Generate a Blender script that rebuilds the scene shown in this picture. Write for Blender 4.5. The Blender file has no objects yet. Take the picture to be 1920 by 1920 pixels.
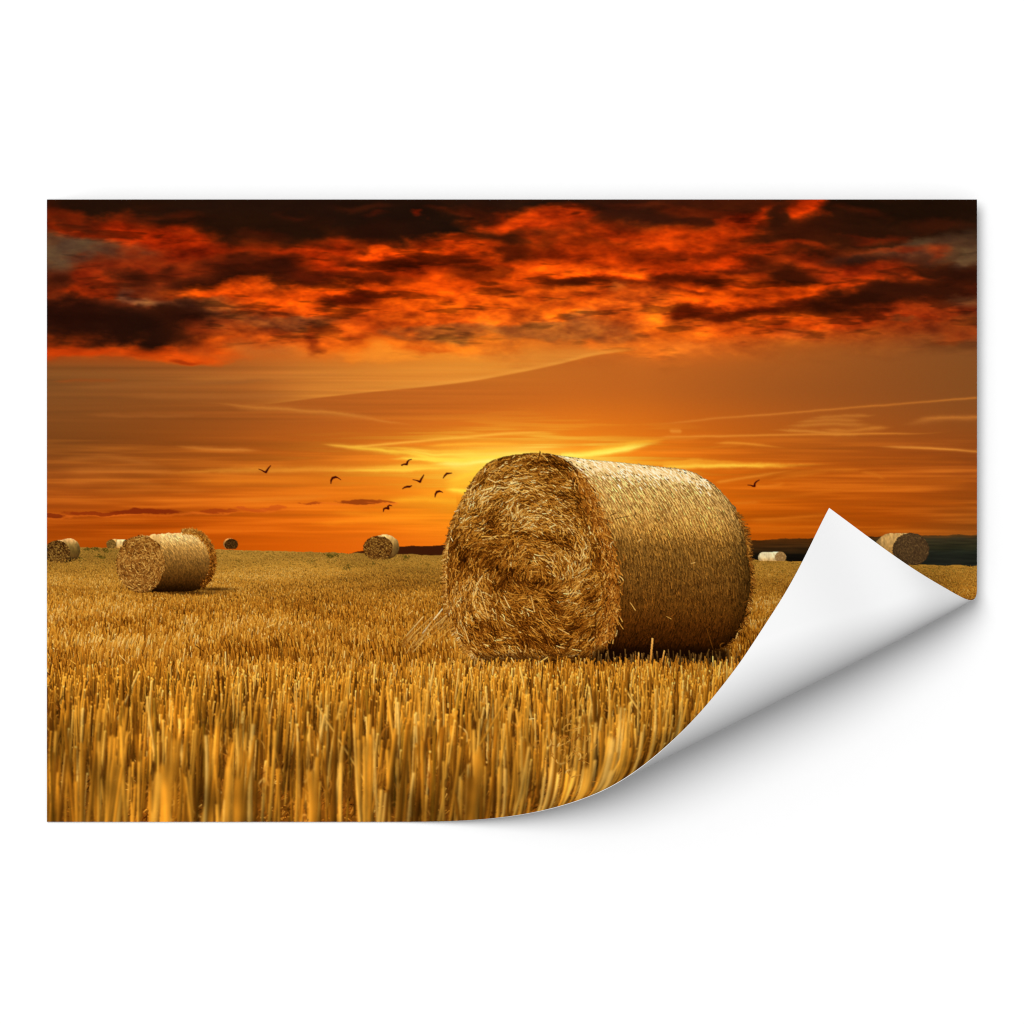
import math
import numpy as np

# ------------------------------------------------------------------ the print
# The sheet carries a printed picture.  It is drawn here with numpy as ink (sRGB 0-255)
# and goes on to the sheet's own vertices as a colour attribute.
X0, Y0, PW, PH = 88.0, 374.0, 1744.0, 1167.0      # the flat sheet, in millimetres
NX, NY = 1744, 1167                               # cells of the sheet
RES = NX / 1308
CW, CH = NX * 2, NY * 2                           # drawing canvas, two samples per cell
KX, KY = CW / PW, CH / PH
rng = np.random.default_rng(7)


def sstep(a, b, x):
    t = np.clip((x - a) / (b - a), 0, 1)
    return t * t * (3 - 2 * t)


def bspline_rows(n, cell, off):
    p = np.arange(n) / cell + off
    i = np.floor(p).astype(int)
    f = (p - i).astype(np.float32)
    g = i.max() + 4
    A = np.zeros((n, g), np.float32)
    r = np.arange(n)
    A[r, i] = (1 - f) ** 3 / 6
    A[r, i + 1] = (3 * f ** 3 - 6 * f ** 2 + 4) / 6
    A[r, i + 2] = (-3 * f ** 3 + 3 * f ** 2 + 3 * f + 1) / 6
    A[r, i + 3] = f ** 3 / 6
    return A


def noise(h, w, sy, sx):
    sy, sx = sy * RES, sx * RES
    A = bspline_rows(h, sy, rng.random())
    B = bspline_rows(w, sx, rng.random())
    R = rng.standard_normal((A.shape[1], B.shape[1])).astype(np.float32)
    return (A @ R @ B.T) * 2.0


def fbm(h, w, sy, sx, octv=5, gain=0.55):
    o, a, tot = 0, 1.0, 0.0
    for k in range(octv):
        if min(sy, sx) / 2 ** k < 0.9:
            break
        o = o + a * noise(h, w, sy / 2 ** k, sx / 2 ** k)
        tot += a * a
        a *= gain
    return (o / math.sqrt(tot)).astype(np.float32)


def blur1(a, s, axis):
    n = a.shape[axis]
    s = s * RES
    r = int(3 * s) + 1
    k = np.exp(-0.5 * (np.arange(-r, r + 1) / s) ** 2)
    k = (k / k.sum()).astype(np.float32)
    pad = [(0, 0)] * a.ndim
    pad[axis] = (r, r)
    p = np.pad(a, pad, mode='edge')
    o = np.zeros_like(a)
    for i, kk in enumerate(k):
        sl = [slice(None)] * a.ndim
        sl[axis] = slice(i, i + n)
        o += kk * p[tuple(sl)]
    return o


def blur(a, sy, sx=None):
    return blur1(blur1(a, sy, 0), sx or sy, 1)


def mix(img, col, al):
    col = np.asarray(col, np.float32)
    img += (col - img) * al[..., None]


# ------------------------------------------------------------------ sky
def paint_sky():
    H = int((1075 - Y0) / PH * NY)
    W = NX
    X = (X0 + (np.arange(W) + .5) / NX * PW)[None, :].astype(np.float32)
    Y = (Y0 + (np.arange(H) + .5) / NY * PH)[:, None].astype(np.float32)
    cx = [88, 300, 500, 700, 900, 1100, 1300, 1500, 1700, 1832]
    rows = [
        (374, [(36, 16, 6), (26, 14, 5), (34, 18, 9), (36, 17, 9), (38, 17, 8), (42, 20, 11), (60, 22, 8), (66, 24, 8), (36, 17, 7), (30, 15, 7)]),
        (420, [(84, 32, 10), (80, 26, 8), (38, 17, 7), (38, 18, 8), (70, 26, 8), (84, 32, 10), (110, 38, 8), (90, 32, 8), (42, 18, 7), (40, 20, 10)]),
        (470, [(94, 76, 54), (150, 46, 8), (120, 36, 6), (176, 54, 4), (170, 52, 5), (204, 66, 5), (204, 66, 5), (110, 36, 8), (84, 42, 18), (70, 50, 32)]),
        (520, [(80, 30, 12), (105, 38, 12), (120, 36, 8), (180, 56, 4), (220, 76, 6), (232, 84, 8), (212, 68, 8), (150, 45, 6), (140, 46, 10), (50, 20, 8)]),
        (560, [(120, 40, 10), (110, 48, 22), (205, 76, 10), (214, 76, 6), (236, 90, 8), (250, 108, 16), (232, 88, 10), (215, 76, 8), (130, 40, 8), (70, 25, 10)]),
        (610, [(48, 18, 8), (48, 18, 8), (170, 80, 28), (222, 92, 14), (236, 112, 24), (230, 116, 28), (238, 106, 20), (205, 80, 12), (165, 68, 18), (140, 75, 32)]),
        (650, [(185, 64, 10), (190, 66, 10), (200, 90, 24), (235, 108, 22), (242, 134, 34), (206, 110, 36), (218, 102, 28), (166, 88, 30), (142, 78, 32), (128, 76, 36)]),
        (690, [(124, 76, 34), (142, 82, 34), (178, 100, 38), (206, 122, 42), (224, 138, 44), (200, 106, 34), (182, 94, 31), (160, 85, 31), (140, 77, 31), (130, 75, 32)]),
        (735, [(122, 72, 32), (144, 80, 31), (166, 90, 33), (182, 98, 33), (196, 102, 32), (200, 103, 31), (178, 92, 30), (155, 82, 30), (140, 76, 30), (130, 75, 32)]),
        (785, [(124, 70, 28), (134, 70, 24), (160, 82, 27), (190, 94, 27), (214, 107, 27), (224, 114, 25), (196, 96, 24), (170, 86, 26), (150, 78, 27), (136, 74, 28)]),
        (840, [(118, 64, 23), (138, 69, 20), (168, 80, 20), (196, 94, 20), (238, 126, 25), (238, 122, 20), (206, 96, 15), (180, 88, 20), (158, 75, 20), (144, 71, 22)]),
        (880, [(150, 76, 24), (158, 78, 20), (182, 90, 20), (216, 106, 20), (252, 156, 34), (248, 134, 22), (216, 98, 12), (186, 85, 14), (166, 75, 15), (148, 70, 20)]),
        (930, [(164, 76, 18), (176, 80, 14), (206, 96, 15), (232, 114, 16), (255, 160, 24), (250, 134, 15), (220, 100, 8), (196, 88, 9), (174, 76, 10), (148, 70, 15)]),
        (980, [(164, 68, 8), (178, 72, 5), (208, 90, 9), (238, 114, 13), (255, 148, 22), (240, 130, 10), (214, 97, 5), (196, 85, 5), (174, 75, 8), (140, 70, 18)]),
        (1030, [(164, 68, 4), (174, 70, 3), (206, 86, 4), (228, 100, 12), (246, 124, 18), (220, 110, 5), (200, 88, 5), (184, 80, 5), (148, 75, 14), (130, 72, 24)]),
        (1080, [(164, 68, 4), (174, 70, 3), (206, 86, 4), (228, 100, 12), (246, 124, 18), (220, 110, 5), (200, 88, 5), (184, 80, 5), (148, 75, 14), (130, 72, 24)]),
    ]
    ry = [r[0] for r in rows]
    img = np.zeros((H, W, 3), np.float32)
    for c in range(3):
        G = np.array([[v[c] for v in r[1]] for r in rows], np.float32)
        G1 = np.stack([np.interp(X[0], cx, g) for g in G])
        img[..., c] = np.stack([np.interp(Y[:, 0], ry, G1[:, j]) for j in range(W)], 1)
    img = blur(img, 9, 40)

    # domain warp for ragged cloud shapes
    w1, w2 = fbm(H, W, 28, 70, 5, .48), fbm(H, W, 24, 60, 5, .5)
    w3 = fbm(H, W, 9, 16, 4, .65)
    XW = X + 24 * w1 + 3 * w3
    YW = Y + 7 * w2 + 1.6 * w3
    ed = fbm(H, W, 11, 28, 5, .58)

    def dab(x, y, rx, ry_, col, a=1.0, soft=.5, rot=0.0, rag=.16):
        c, s = math.cos(rot), math.sin(rot)
        m = 1.9
        x0, x1 = [int(np.clip((v - X0) / PW * NX, 0, W)) for v in (x - m * max(rx, ry_) - 60, x + m * max(rx, ry_) + 60)]
        ext = m * (ry_ + abs(s) * rx) + 30
        y0, y1 = [int(np.clip((v - Y0) / PH * NY, 0, H)) for v in (y - ext, y + ext)]
        if x1 <= x0 or y1 <= y0:
            return
        dx, dy = XW[y0:y1, x0:x1] - x, YW[y0:y1, x0:x1] - y
        d = np.sqrt(((dx * c + dy * s) / rx) ** 2 + ((-dx * s + dy * c) / ry_) ** 2) + rag * ed[y0:y1, x0:x1]
        mix(img[y0:y1, x0:x1], col, a * (1 - sstep(1 - 1.5 * soft, 1 + 1.6 * soft, d)))

    BK, DK, MR, RD = (34, 16, 7), (58, 20, 7), (100, 31, 6), (180, 52, 4)
    OR, BR, GY, GB = (226, 80, 5), (255, 116, 16), (100, 74, 52), (160, 92, 40)
    dabs = [
        # upper left
        (180, 388, 130, 26, BK, 1, .4), (440, 395, 190, 34, (36, 18, 9), .9, .4), (520, 430, 170, 26, (36, 17, 7), 1, .4),
        (350, 440, 50, 26, (34, 15, 6), .9, .5), (150, 430, 80, 13, (186, 50, 6), .9, .5, .3), (270, 440, 62, 32, (176, 46, 4), .95, .5, .1),
        (330, 472, 60, 12, (160, 40, 5), .8, .5), (120, 466, 62, 36, (88, 66, 48), 1, .35, .12), (190, 470, 40, 16, (86, 64, 46), .9, .5, .2),
        (105, 400, 30, 20, (90, 26, 5), .7, .6),
        (250, 505, 90, 26, (116, 34, 10), .8, .6), (110, 525, 36, 12, DK, .9, .5), (170, 520, 26, 26, (150, 42, 9), .7, .6),
        (235, 525, 32, 13, DK, .9, .5), (290, 502, 16, 14, DK, .8, .5), (330, 535, 28, 14, DK, .7, .5), (150, 553, 46, 12, (168, 54, 8), .8, .5),
        (210, 555, 20, 10, (120, 80, 56), .8, .6), (250, 560, 36, 7, (150, 100, 66), .8, .6, .2), (330, 572, 60, 8, (132, 84, 54), .7, .6, .1),
        (410, 505, 70, 36, (70, 22, 7), .95, .5), (500, 508, 62, 28, (54, 18, 6), .95, .45, .15), (430, 530, 70, 14, DK, .9, .5),
        (590, 520, 70, 9, (72, 20, 6), .9, .6), (520, 470, 120, 7, (176, 50, 5), .7, .6), (600, 485, 60, 22, (196, 54, 4), .8, .6),
        (640, 458, 50, 9, (190, 52, 5), .8, .6), (620, 478, 40, 5, MR, .7, .6), (655, 488, 45, 6, MR, .8, .6), (580, 462, 40, 6, (70, 22, 6), .6, .6),
        (430, 552, 90, 10, (224, 84, 8), .9, .5), (540, 555, 110, 16, (222, 82, 8), .9, .5), (640, 541, 60, 5, (246, 92, 6), .9, .6),
        (655, 558, 50, 9, (84, 24, 5), .9, .5), (600, 578, 60, 8, (236, 92, 10), .8, .5), (410, 573, 30, 8, GB, .8, .5), (350, 586, 40, 8, (130, 80, 50), .7, .6),
        (215, 605, 160, 34, (38, 15, 7), 1, .35), (120, 600, 60, 30, (40, 14, 6), 1, .4), (330, 600, 70, 28, (48, 18, 7), .9, .5),
        (370, 630, 50, 16, (76, 27, 9), .8, .5), (470, 600, 60, 9, GB, .9, .5), (560, 598, 50, 8, (150, 88, 44), .9, .5),
        (410, 612, 60, 10, (160, 60, 16), .7, .6), (230, 655, 150, 9, (214, 72, 9), .95, .5), (110, 655, 40, 11, (196, 62, 8), .9, .5),
        (330, 668, 90, 11, (222, 78, 10), .95, .5), (440, 640, 70, 14, (230, 92, 14), .8, .6), (360, 672, 24, 6, (150, 46, 8), .8, .5),
        (510, 655, 60, 14, (196, 108, 40), .7, .6), (600, 640, 60, 26, (238, 104, 18), .8, .6), (566, 640, 16, 24, (132, 44, 10), .8, .6, .4),
        (640, 655, 50, 14, (244, 114, 20), .8, .6), (585, 655, 16, 8, (120, 42, 9), .7, .6), (650, 642, 18, 6, (176, 62, 10), .7, .6),
        # centre
        (790, 412, 150, 42, (32, 16, 8), 1, .35), (700, 445, 90, 20, (40, 16, 7), .9, .45), (1010, 380, 120, 12, (40, 20, 11), .9, .5),
        (1190, 395, 110, 26, (52, 22, 11), .9, .5), (1010, 415, 95, 22, (194, 60, 7), 1, .4), (945, 412, 30, 12, (206, 66, 6), .8, .5),
        (800, 412, 12, 5, (150, 36, 6), .8, .6), (712, 405, 20, 5, (90, 26, 8), .5, .6), (948, 446, 34, 14, (54, 20, 6), .9, .5),
        (940, 477, 54, 14, (84, 25, 4), .95, .5), (1040, 457, 24, 18, (96, 30, 5), .85, .5), (1045, 480, 40, 14, (150, 46, 5), .6, .6),
        (860, 460, 50, 14, (214, 68, 6), .9, .5), (740, 475, 90, 7, (236, 80, 5), .95, .5), (840, 478, 50, 7, (240, 84, 6), .8, .5),
        (730, 490, 80, 5, (112, 32, 4), .9, .6), (872, 505, 46, 13, (104, 30, 4), .9, .55), (910, 510, 18, 8, (88, 26, 5), .8, .5),
        (710, 520, 60, 10, (92, 26, 4), .9, .5), (690, 542, 60, 5, (250, 92, 6), .9, .6), (690, 560, 50, 10, (98, 24, 3), .95, .5), (800, 555, 30, 6, (130, 40, 5), .8, .6),
        (1180, 440, 110, 16, (200, 64, 6), .8, .6), (1130, 450, 40, 6, (120, 38, 5), .7, .6), (1250, 470, 60, 6, (110, 34, 5), .7, .6), (1230, 478, 70, 6, (146, 44, 5), .6, .6),
        (1100, 510, 170, 8, (255, 104, 10), .9, .6), (1020, 500, 60, 9, (246, 90, 8), .7, .6), (1110, 528, 100, 8, (104, 30, 4), .95, .5), (1060, 525, 40, 6, (92, 27, 4), .8, .5, .2),
        (1140, 545, 24, 10, (140, 46, 6), .8, .6), (1255, 512, 34, 10, (88, 24, 4), .95, .5), (1240, 500, 40, 4, (190, 60, 6), .7, .6), (1262, 546, 44, 6, (98, 26, 4), .9, .5), (1202, 560, 10, 20, (128, 38, 5), .85, .5, .5),
        (960, 560, 120, 22, (250, 108, 14), .8, .7), (860, 590, 110, 16, (252, 112, 16), .8, .7), (1050, 575, 90, 22, (255, 122, 20), .8, .7), (780, 575, 60, 14, (236, 96, 10), .7, .7),
        (960, 562, 22, 10, (206, 78, 10), .7, .6), (1110, 562, 40, 12, (206, 76, 10), .6, .6), (700, 598, 60, 12, (180, 66, 12), .6, .7), (775, 588, 20, 8, (150, 56, 10), .6, .6),
        (690, 628, 40, 10, (214, 80, 14), .7, .6), (830, 625, 84, 15, (172, 98, 38), .95, .3), (870, 612, 44, 7, (172, 96, 38), .8, .4), (740, 632, 30, 6, (180, 96, 36), .7, .5),
        (1040, 630, 120, 15, (176, 100, 40), .95, .3), (1120, 606, 34, 14, (170, 98, 44), .9, .4), (1170, 618, 40, 18, (176, 96, 38), .7, .5), (1000, 606, 40, 6, (255, 132, 28), .8, .5),
        (960, 600, 46, 9, (250, 122, 24), .7, .6), (820, 652, 100, 9, (246, 124, 26), .85, .5), (770, 655, 30, 6, (208, 82, 14), .7, .6), (1095, 645, 20, 8, (234, 112, 28), .8, .5), (720, 668, 80, 8, (244, 138, 36), .8, .6),
        (1190, 575, 50, 26, (246, 118, 26), .7, .6), (1150, 545, 12, 12, (220, 124, 48), .5, .6), (1200, 650, 80, 10, (244, 124, 30), .75, .5), (1230, 612, 40, 12, (240, 116, 24), .7, .5),
        # right
        (1680, 395, 170, 34, (30, 15, 6), 1, .35), (1600, 430, 120, 26, (42, 18, 7), .95, .4), (1270, 395, 60, 22, (56, 20, 7), .8, .5),
        (1380, 415, 60, 18, (186, 56, 6), .95, .4, -.2), (1345, 408, 26, 12, (160, 46, 7), .8, .5), (1510, 402, 40, 24, (188, 54, 4), 1, .35), (1405, 435, 40, 10, (200, 60, 5), .9, .5),
        (1460, 415, 20, 30, (46, 19, 8), .9, .5, .5), (1360, 385, 60, 8, (70, 26, 8), .8, .5), (1300, 435, 60, 14, (206, 66, 5), .8, .6), (1310, 462, 70, 6, (112, 32, 5), .8, .6),
        (1500, 440, 90, 18, (60, 22, 7), .9, .5), (1480, 462, 60, 6, (150, 42, 6), .7, .6), (1560, 472, 60, 8, (56, 20, 6), .9, .5), (1360, 478, 90, 10, (212, 64, 4), .85, .6),
        (1370, 500, 50, 7, (104, 30, 6), .85, .5), (1490, 508, 100, 24, (62, 20, 5), 1, .4), (1430, 492, 50, 12, (80, 26, 6), .8, .5), (1340, 520, 46, 10, (226, 84, 8), .8, .5), (1292, 525, 24, 20, (92, 27, 4), .9, .45), (1270, 535, 24, 6, (244, 92, 6), .8, .5),
        (1640, 505, 60, 24, (166, 50, 10), .9, .5), (1540, 485, 60, 7, (150, 46, 8), .7, .6), (1720, 470, 80, 14, (104, 62, 40), .8, .5), (1640, 482, 28, 12, (50, 26, 16), .9, .5), (1720, 485, 40, 12, (60, 30, 18), .7, .5),
        (1690, 462, 50, 5, (150, 54, 20), .7, .6), (1755, 472, 20, 7, (150, 52, 18), .7, .6), (1735, 450, 30, 10, (88, 68, 48), .7, .5), (1806, 468, 40, 26, (74, 54, 38), .6, .4, -.4), (1800, 490, 34, 8, (98, 76, 54), .7, .5, -.5), (1770, 515, 90, 18, (52, 20, 8), .95, .45), (1700, 515, 40, 7, (178, 58, 12), .8, .5, .2), (1640, 440, 40, 6, (130, 34, 8), .6, .6),
        (1500, 537, 170, 8, (232, 82, 5), .95, .5), (1640, 535, 50, 9, (190, 58, 8), .8, .6), (1400, 552, 120, 10, (240, 92, 6), .85, .6), (1330, 560, 80, 12, (240, 92, 8), .8, .6),
        (1292, 588, 48, 14, (94, 25, 3), 1, .4), (1440, 580, 120, 8, (104, 28, 4), .95, .5, -.05), (1480, 568, 50, 8, (90, 26, 5), .9, .5), (1620, 570, 90, 24, (56, 18, 5), 1, .4, -.1),
        (1730, 550, 110, 18, (52, 19, 7), .95, .45), (1570, 588, 40, 12, (66, 20, 5), .9, .5), (1400, 598, 50, 9, (150, 50, 8), .7, .6), (1300, 628, 70, 12, (255, 122, 20), .85, .6), (1420, 615, 90, 14, (232, 98, 16), .85, .5),
        (1290, 655, 70, 8, (240, 122, 34), .7, .5), (1520, 605, 90, 14, (220, 80, 10), .8, .5), (1510, 632, 34, 9, (226, 104, 28), .8, .5), (1660, 600, 90, 12, (188, 66, 12), .8, .5), (1730, 590, 70, 12, (166, 58, 14), .7, .6),
        (1800, 575, 40, 10, (140, 92, 56), .6, .6), (1720, 605, 14, 5, (112, 56, 24), .8, .5), (1790, 590, 60, 8, (160, 62, 18), .5, .6), (1770, 625, 50, 16, (166, 66, 16), .5, .7), (1780, 640, 22, 9, (170, 62, 14), .4, .6),
    ]
    dabs += [(300, 404, 60, 7, (96, 30, 7), .6, .6), (160, 408, 50, 8, (130, 36, 6), .7, .6, .2), (560, 404, 40, 6, (74, 26, 9), .6, .6), (700, 388, 50, 6, (70, 26, 10), .6, .6), (880, 398, 40, 8, (96, 30, 8), .6, .6),
             (1180, 384, 60, 6, (92, 32, 10), .6, .6), (1290, 392, 50, 8, (120, 38, 8), .6, .6), (1640, 402, 50, 8, (78, 26, 8), .6, .6), (1760, 420, 50, 8, (70, 26, 9), .6, .6), (470, 442, 40, 8, (84, 26, 7), .6, .6)]
    for d in dabs:
        dab(*d)
    # cloud texture
    cl = 1 - sstep(600, 690, Y + 10 * w2)
    t1, t2 = fbm(H, W, 11, 30, 5, .6), fbm(H, W, 5, 11, 3, .7)
    t1 = t1 - .5 * np.abs(fbm(H, W, 9, 20, 4, .6)) + .3
    lum = img.max(2) / 255
    mid = np.clip(lum * 1.6, 0, 1)
    k = cl * mid * (0.13 * t1 + 0.03 * t2)
    img *= (1 + k)[..., None]
    img[..., 1] *= 1 + cl * mid * .05 * t1
    t3 = fbm(H, W, 8, 46, 5, .6)
    img *= (1 - cl * mid * .34 * sstep(.5, 1.6, t3))[..., None]
    img *= 1 - (cl * mid)[..., None] * np.array([.03, .17, .3], np.float32)
    # wisps along dark / bright borders
    g = np.gradient(blur(lum, 3, 5), axis=0)
    img *= (1 - np.clip(g * 5, -.14, .14) * cl)[..., None]

    # arc edge of the high veil
    ax = [440, 490, 600, 700, 800, 890, 1000, 1060, 1110, 1190, 1260]
    ay = [764, 760, 746, 735, 726, 715, 694, 681, 667, 657, 652]
    f = np.interp(X[0], ax, ay)[None, :]
    f = blur1(f, 14, 1)
    on = sstep(440, 620, X) * (1 - sstep(1130, 1230, X))
    mix(img, (228, 146, 54), .62 * on * np.exp(-np.clip(f - Y, 0, 99) / 42) * sstep(-2, 2, f - Y) * sstep(640, 668, Y) * (1 + .18 * fbm(H, W, 3, 120, 3)))
    mix(img, (176, 88, 28), .5 * on * np.exp(-np.clip(Y - f, 0, 200) / 70) * sstep(-2, 2, Y - f))
    mix(img, (255, 178, 76), .2 * on * np.exp(-((Y - f + 3.5) / 3.4) ** 2) * sstep(620, 900, X))
    # fine parallel veil threads
    th = fbm(H, W, 3.2, 190, 3, .7)
    sl = (Y + .06 * (X - 700))
    veil = sstep(672, 700, Y) * (1 - sstep(770, 820, Y)) * (1 - sstep(700, 1120, X))
    img *= (1 + .028 * veil * th)[..., None]
    low = sstep(800, 850, Y) * (1 - sstep(985, 1040, Y))
    th2 = fbm(H, W, 5, 130, 4, .65)
    img *= (1 + .05 * low * th2)[..., None]
    mix(img, (250, 150, 45), np.clip(low * .10 * th2, 0, .3))

    def streak(pts, w, col, a, t0=.25, t1=.25, fuzz=.5):
        px, py = [p[0] for p in pts], [p[1] for p in pts]
        w, a = w * (1.25 if w < 3 else 1), a * (.82 if w < 3 else 1)
        x0, x1 = px[0], px[-1]
        i0, i1 = [int(np.clip((v - X0) / PW * NX, 0, W)) for v in (x0, x1)]
        if i1 <= i0:
            return
        xs = X[0, i0:i1]
        fy = np.interp(xs, px, py)
        fy = blur1(fy[None, :], 8, 1)
        y0, y1 = [int(np.clip((v - Y0) / PH * NY, 0, H)) for v in (min(py) - 4 * w - 6, max(py) + 4 * w + 6)]
        u = (xs - x0) / (x1 - x0)
        tp = (sstep(0, max(t0, 1e-3), u) * (1 - sstep(1 - max(t1, 1e-3), 1, u)))[None, :]
        yy = Y[y0:y1] + fuzz * (1.2 * w3[y0:y1, i0:i1] + 1.6 * w2[y0:y1, i0:i1])
        al = a * tp * np.exp(-np.abs((yy - fy) / (w * (.35 + .65 * tp))) ** 1.7) * np.clip(1 + .35 * fuzz * th2[y0:y1, i0:i1], .2, 1.3)
        mix(img[y0:y1, i0:i1], col, np.clip(al * .9, 0, 1))

    # sun glow behind the large bale
    d2 = ((X - 975) / 150) ** 2 + ((Y - 868) / 34) ** 2
    mix(img, (255, 206, 60), .85 * np.exp(-d2 * np.clip(1 + .6 * th2, .35, 2.2)))
    mix(img, (255, 162, 36), .45 * np.exp(-((X - 960) / 330) ** 2 - ((Y - 880) / 70) ** 2))
    d2 = ((X - 985) / 90) ** 2 + ((Y - 860) / 20) ** 2
    mix(img, (255, 236, 110), np.clip(.95 * np.exp(-d2 * np.clip(1 + .5 * th2, .4, 2)), 0, 1))
    d2 = ((X - 900) / 60) ** 2 + ((Y - 878) / 30) ** 2
    mix(img, (255, 222, 84), np.clip(.6 * np.exp(-d2) * (1 + .7 * th2), 0, 1))
    Yl, Yy = (255, 218, 70), (255, 236, 110)
    S = [
        ([(300, 713), (480, 708), (700, 700)], 5, (196, 118, 46), .4), ([(90, 728), (300, 722), (560, 712)], 4, (150, 88, 38), .5),
        ([(200, 742), (420, 744), (600, 740)], 6, (170, 100, 42), .4), ([(88, 715), (160, 714), (240, 714)], 3, (165, 72, 22), .5),
        ([(330, 752), (470, 762), (560, 769), (620, 772), (700, 786), (745, 796), (810, 806)], 2.6, (230, 148, 58), .62, .6, .3),
        ([(400, 757), (520, 768), (640, 778), (720, 782)], 6, (196, 116, 42), .5), ([(140, 778), (300, 784), (400, 778)], 4, (160, 90, 36), .5),
        ([(320, 838), (400, 843), (500, 846)], 3.5, (206, 122, 44), .7), ([(90, 862), (200, 856), (320, 876)], 5, (180, 102, 36), .5),
        ([(88, 884), (230, 880), (360, 884)], 6, (196, 110, 38), .6), ([(88, 906), (200, 900), (330, 912)], 7, (200, 108, 32), .55),
        ([(150, 924), (300, 916), (420, 922)], 6, (206, 108, 28), .5), ([(270, 890), (420, 881), (560, 882), (720, 880), (910, 872)], 5, (246, 160, 50), .7, .3, .02),
        ([(560, 886), (720, 882), (905, 876)], 4, Yl, .72, .5, .02), ([(640, 877), (800, 874), (915, 866)], 4, (255, 200, 60), .7, .5, .02),
        ([(410, 940), (520, 936), (640, 930)], 5, (226, 124, 30), .5), ([(300, 905), (600, 900), (840, 905)], 8, (232, 128, 26), .4),
        ([(500, 925), (700, 918), (850, 935)], 7, (226, 112, 18), .4), ([(700, 942), (800, 934), (858, 940)], 7, (255, 180, 40), .7, .4, .02),
        ([(600, 962), (720, 968), (850, 962)], 6, (255, 150, 25), .5), ([(560, 985), (700, 978), (850, 976)], 5, (255, 145, 25), .5),
        ([(340, 992), (480, 985), (600, 990)], 6, (214, 96, 12), .4),
        ([(596, 833), (660, 839), (740, 832), (830, 823), (950, 813), (1085, 806)], 2.2, (255, 184, 64), .95, .08, .3, .15),
        ([(600, 832), (680, 842), (770, 852), (850, 864), (920, 874)], 4.5, (255, 204, 62), .95, .3, .02),
        ([(690, 838), (800, 846), (900, 846), (1000, 838)], 3, (255, 190, 56), .8), ([(740, 846), (820, 852), (930, 850)], 3.5, (255, 214, 74), .9),
        ([(780, 838), (880, 832), (1000, 832)], 2.5, (255, 180, 50), .8), ([(760, 858), (840, 862), (940, 858)], 4, Yl, .9, .3, .02), ([(720, 860), (800, 862), (900, 870)], 3, Yl, .8, .3, .02),
        ([(800, 870), (860, 872), (930, 866)], 5, Yy, .9, .4, .02), ([(826, 908), (850, 900), (900, 888)], 7, (255, 204, 54), .95, .5, .02),
        ([(828, 917), (850, 920), (880, 922)], 5, (255, 220, 66), .95, .5, .02), ([(826, 912), (850, 911), (885, 906)], 7, (255, 190, 46), .8, .5, .02),
        ([(1040, 862), (1130, 846), (1200, 831), (1262, 822)], 7, Yl, .95, .02, .45), ([(1050, 856), (1130, 850), (1215, 832), (1250, 826)], 4.5, (255, 236, 96), .9, .02, .4),
        ([(1090, 842), (1180, 830), (1260, 820)], 3, (255, 176, 44), .6), ([(1140, 868), (1250, 868), (1420, 870)], 5, (255, 170, 40), .8, .02, .6),
        ([(1220, 797), (1330, 786), (1450, 777), (1560, 768), (1700, 757), (1840, 745)], 1.7, (220, 130, 46), .72, .1, .02, .25),
        ([(1252, 806), (1264, 810), (1282, 806)], 3, (232, 142, 48), .8), ([(1228, 819), (1400, 817), (1500, 815), (1640, 813), (1720, 814), (1800, 808)], 1.8, (236, 146, 50), .9, .05, .3, .2),
        ([(1440, 806), (1500, 808), (1560, 812), (1640, 816)], 3, (214, 132, 48), .8), ([(1460, 800), (1560, 795), (1650, 797)], 3.5, (206, 126, 46), .6), ([(1480, 792), (1560, 788), (1630, 790)], 3, (202, 122, 44), .6), ([(1510, 785), (1570, 782), (1650, 780)], 3, (200, 120, 44), .5), ([(1530, 804), (1580, 808), (1680, 800)], 4, (214, 130, 46), .6),
        ([(1680, 800), (1760, 786), (1840, 782)], 5, (182, 106, 42), .7, .4, .02), ([(1700, 790), (1780, 784), (1840, 780)], 3, (196, 114, 42), .6, .4, .02),
        ([(1332, 831), (1370, 830), (1410, 833), (1490, 842)], 2.2, (240, 150, 46), .9, .2, .5, .2), ([(1180, 846), (1300, 841), (1420, 833)], 2, (220, 120, 28), .6),
        ([(1630, 837), (1700, 839), (1770, 842), (1840, 848)], 2, (232, 148, 56), .9, .3, .02, .2), ([(1240, 866), (1300, 864), (1420, 868)], 3, (255, 176, 46), .6, .1, .6),
        ([(1240, 873), (1400, 873), (1480, 874), (1580, 871)], 4.5, (255, 182, 52), .95, .02, .5), ([(1250, 876), (1340, 875), (1480, 873)], 3, (255, 205, 66), .7, .02, .6),
        ([(1335, 907), (1400, 896), (1450, 888), (1510, 879)], 2.4, (240, 144, 42), .9, .1, .5, .2), ([(1440, 893), (1530, 884), (1640, 880)], 4, (220, 118, 26), .6), ([(1430, 902), (1500, 892), (1560, 888)], 3, (220, 118, 26), .5),
        ([(1400, 912), (1450, 912), (1480, 906)], 3, (236, 126, 30), .6), ([(1610, 888), (1640, 886), (1664, 902)], 3, (206, 106, 24), .7), ([(1360, 936), (1480, 930), (1620, 912)], 4, (214, 106, 18), .6), ([(1640, 912), (1740, 904), (1840, 902)], 5, (180, 86, 16), .6),
        ([(1370, 942), (1400, 943), (1430, 940)], 3, (222, 116, 24), .6), ([(1380, 978), (1480, 971), (1580, 964)], 4, (228, 122, 26), .7), ([(1380, 982), (1500, 976), (1620, 980)], 5, (220, 110, 16), .6), ([(1560, 950), (1700, 940), (1840, 946)], 6, (190, 88, 14), .5),
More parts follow.
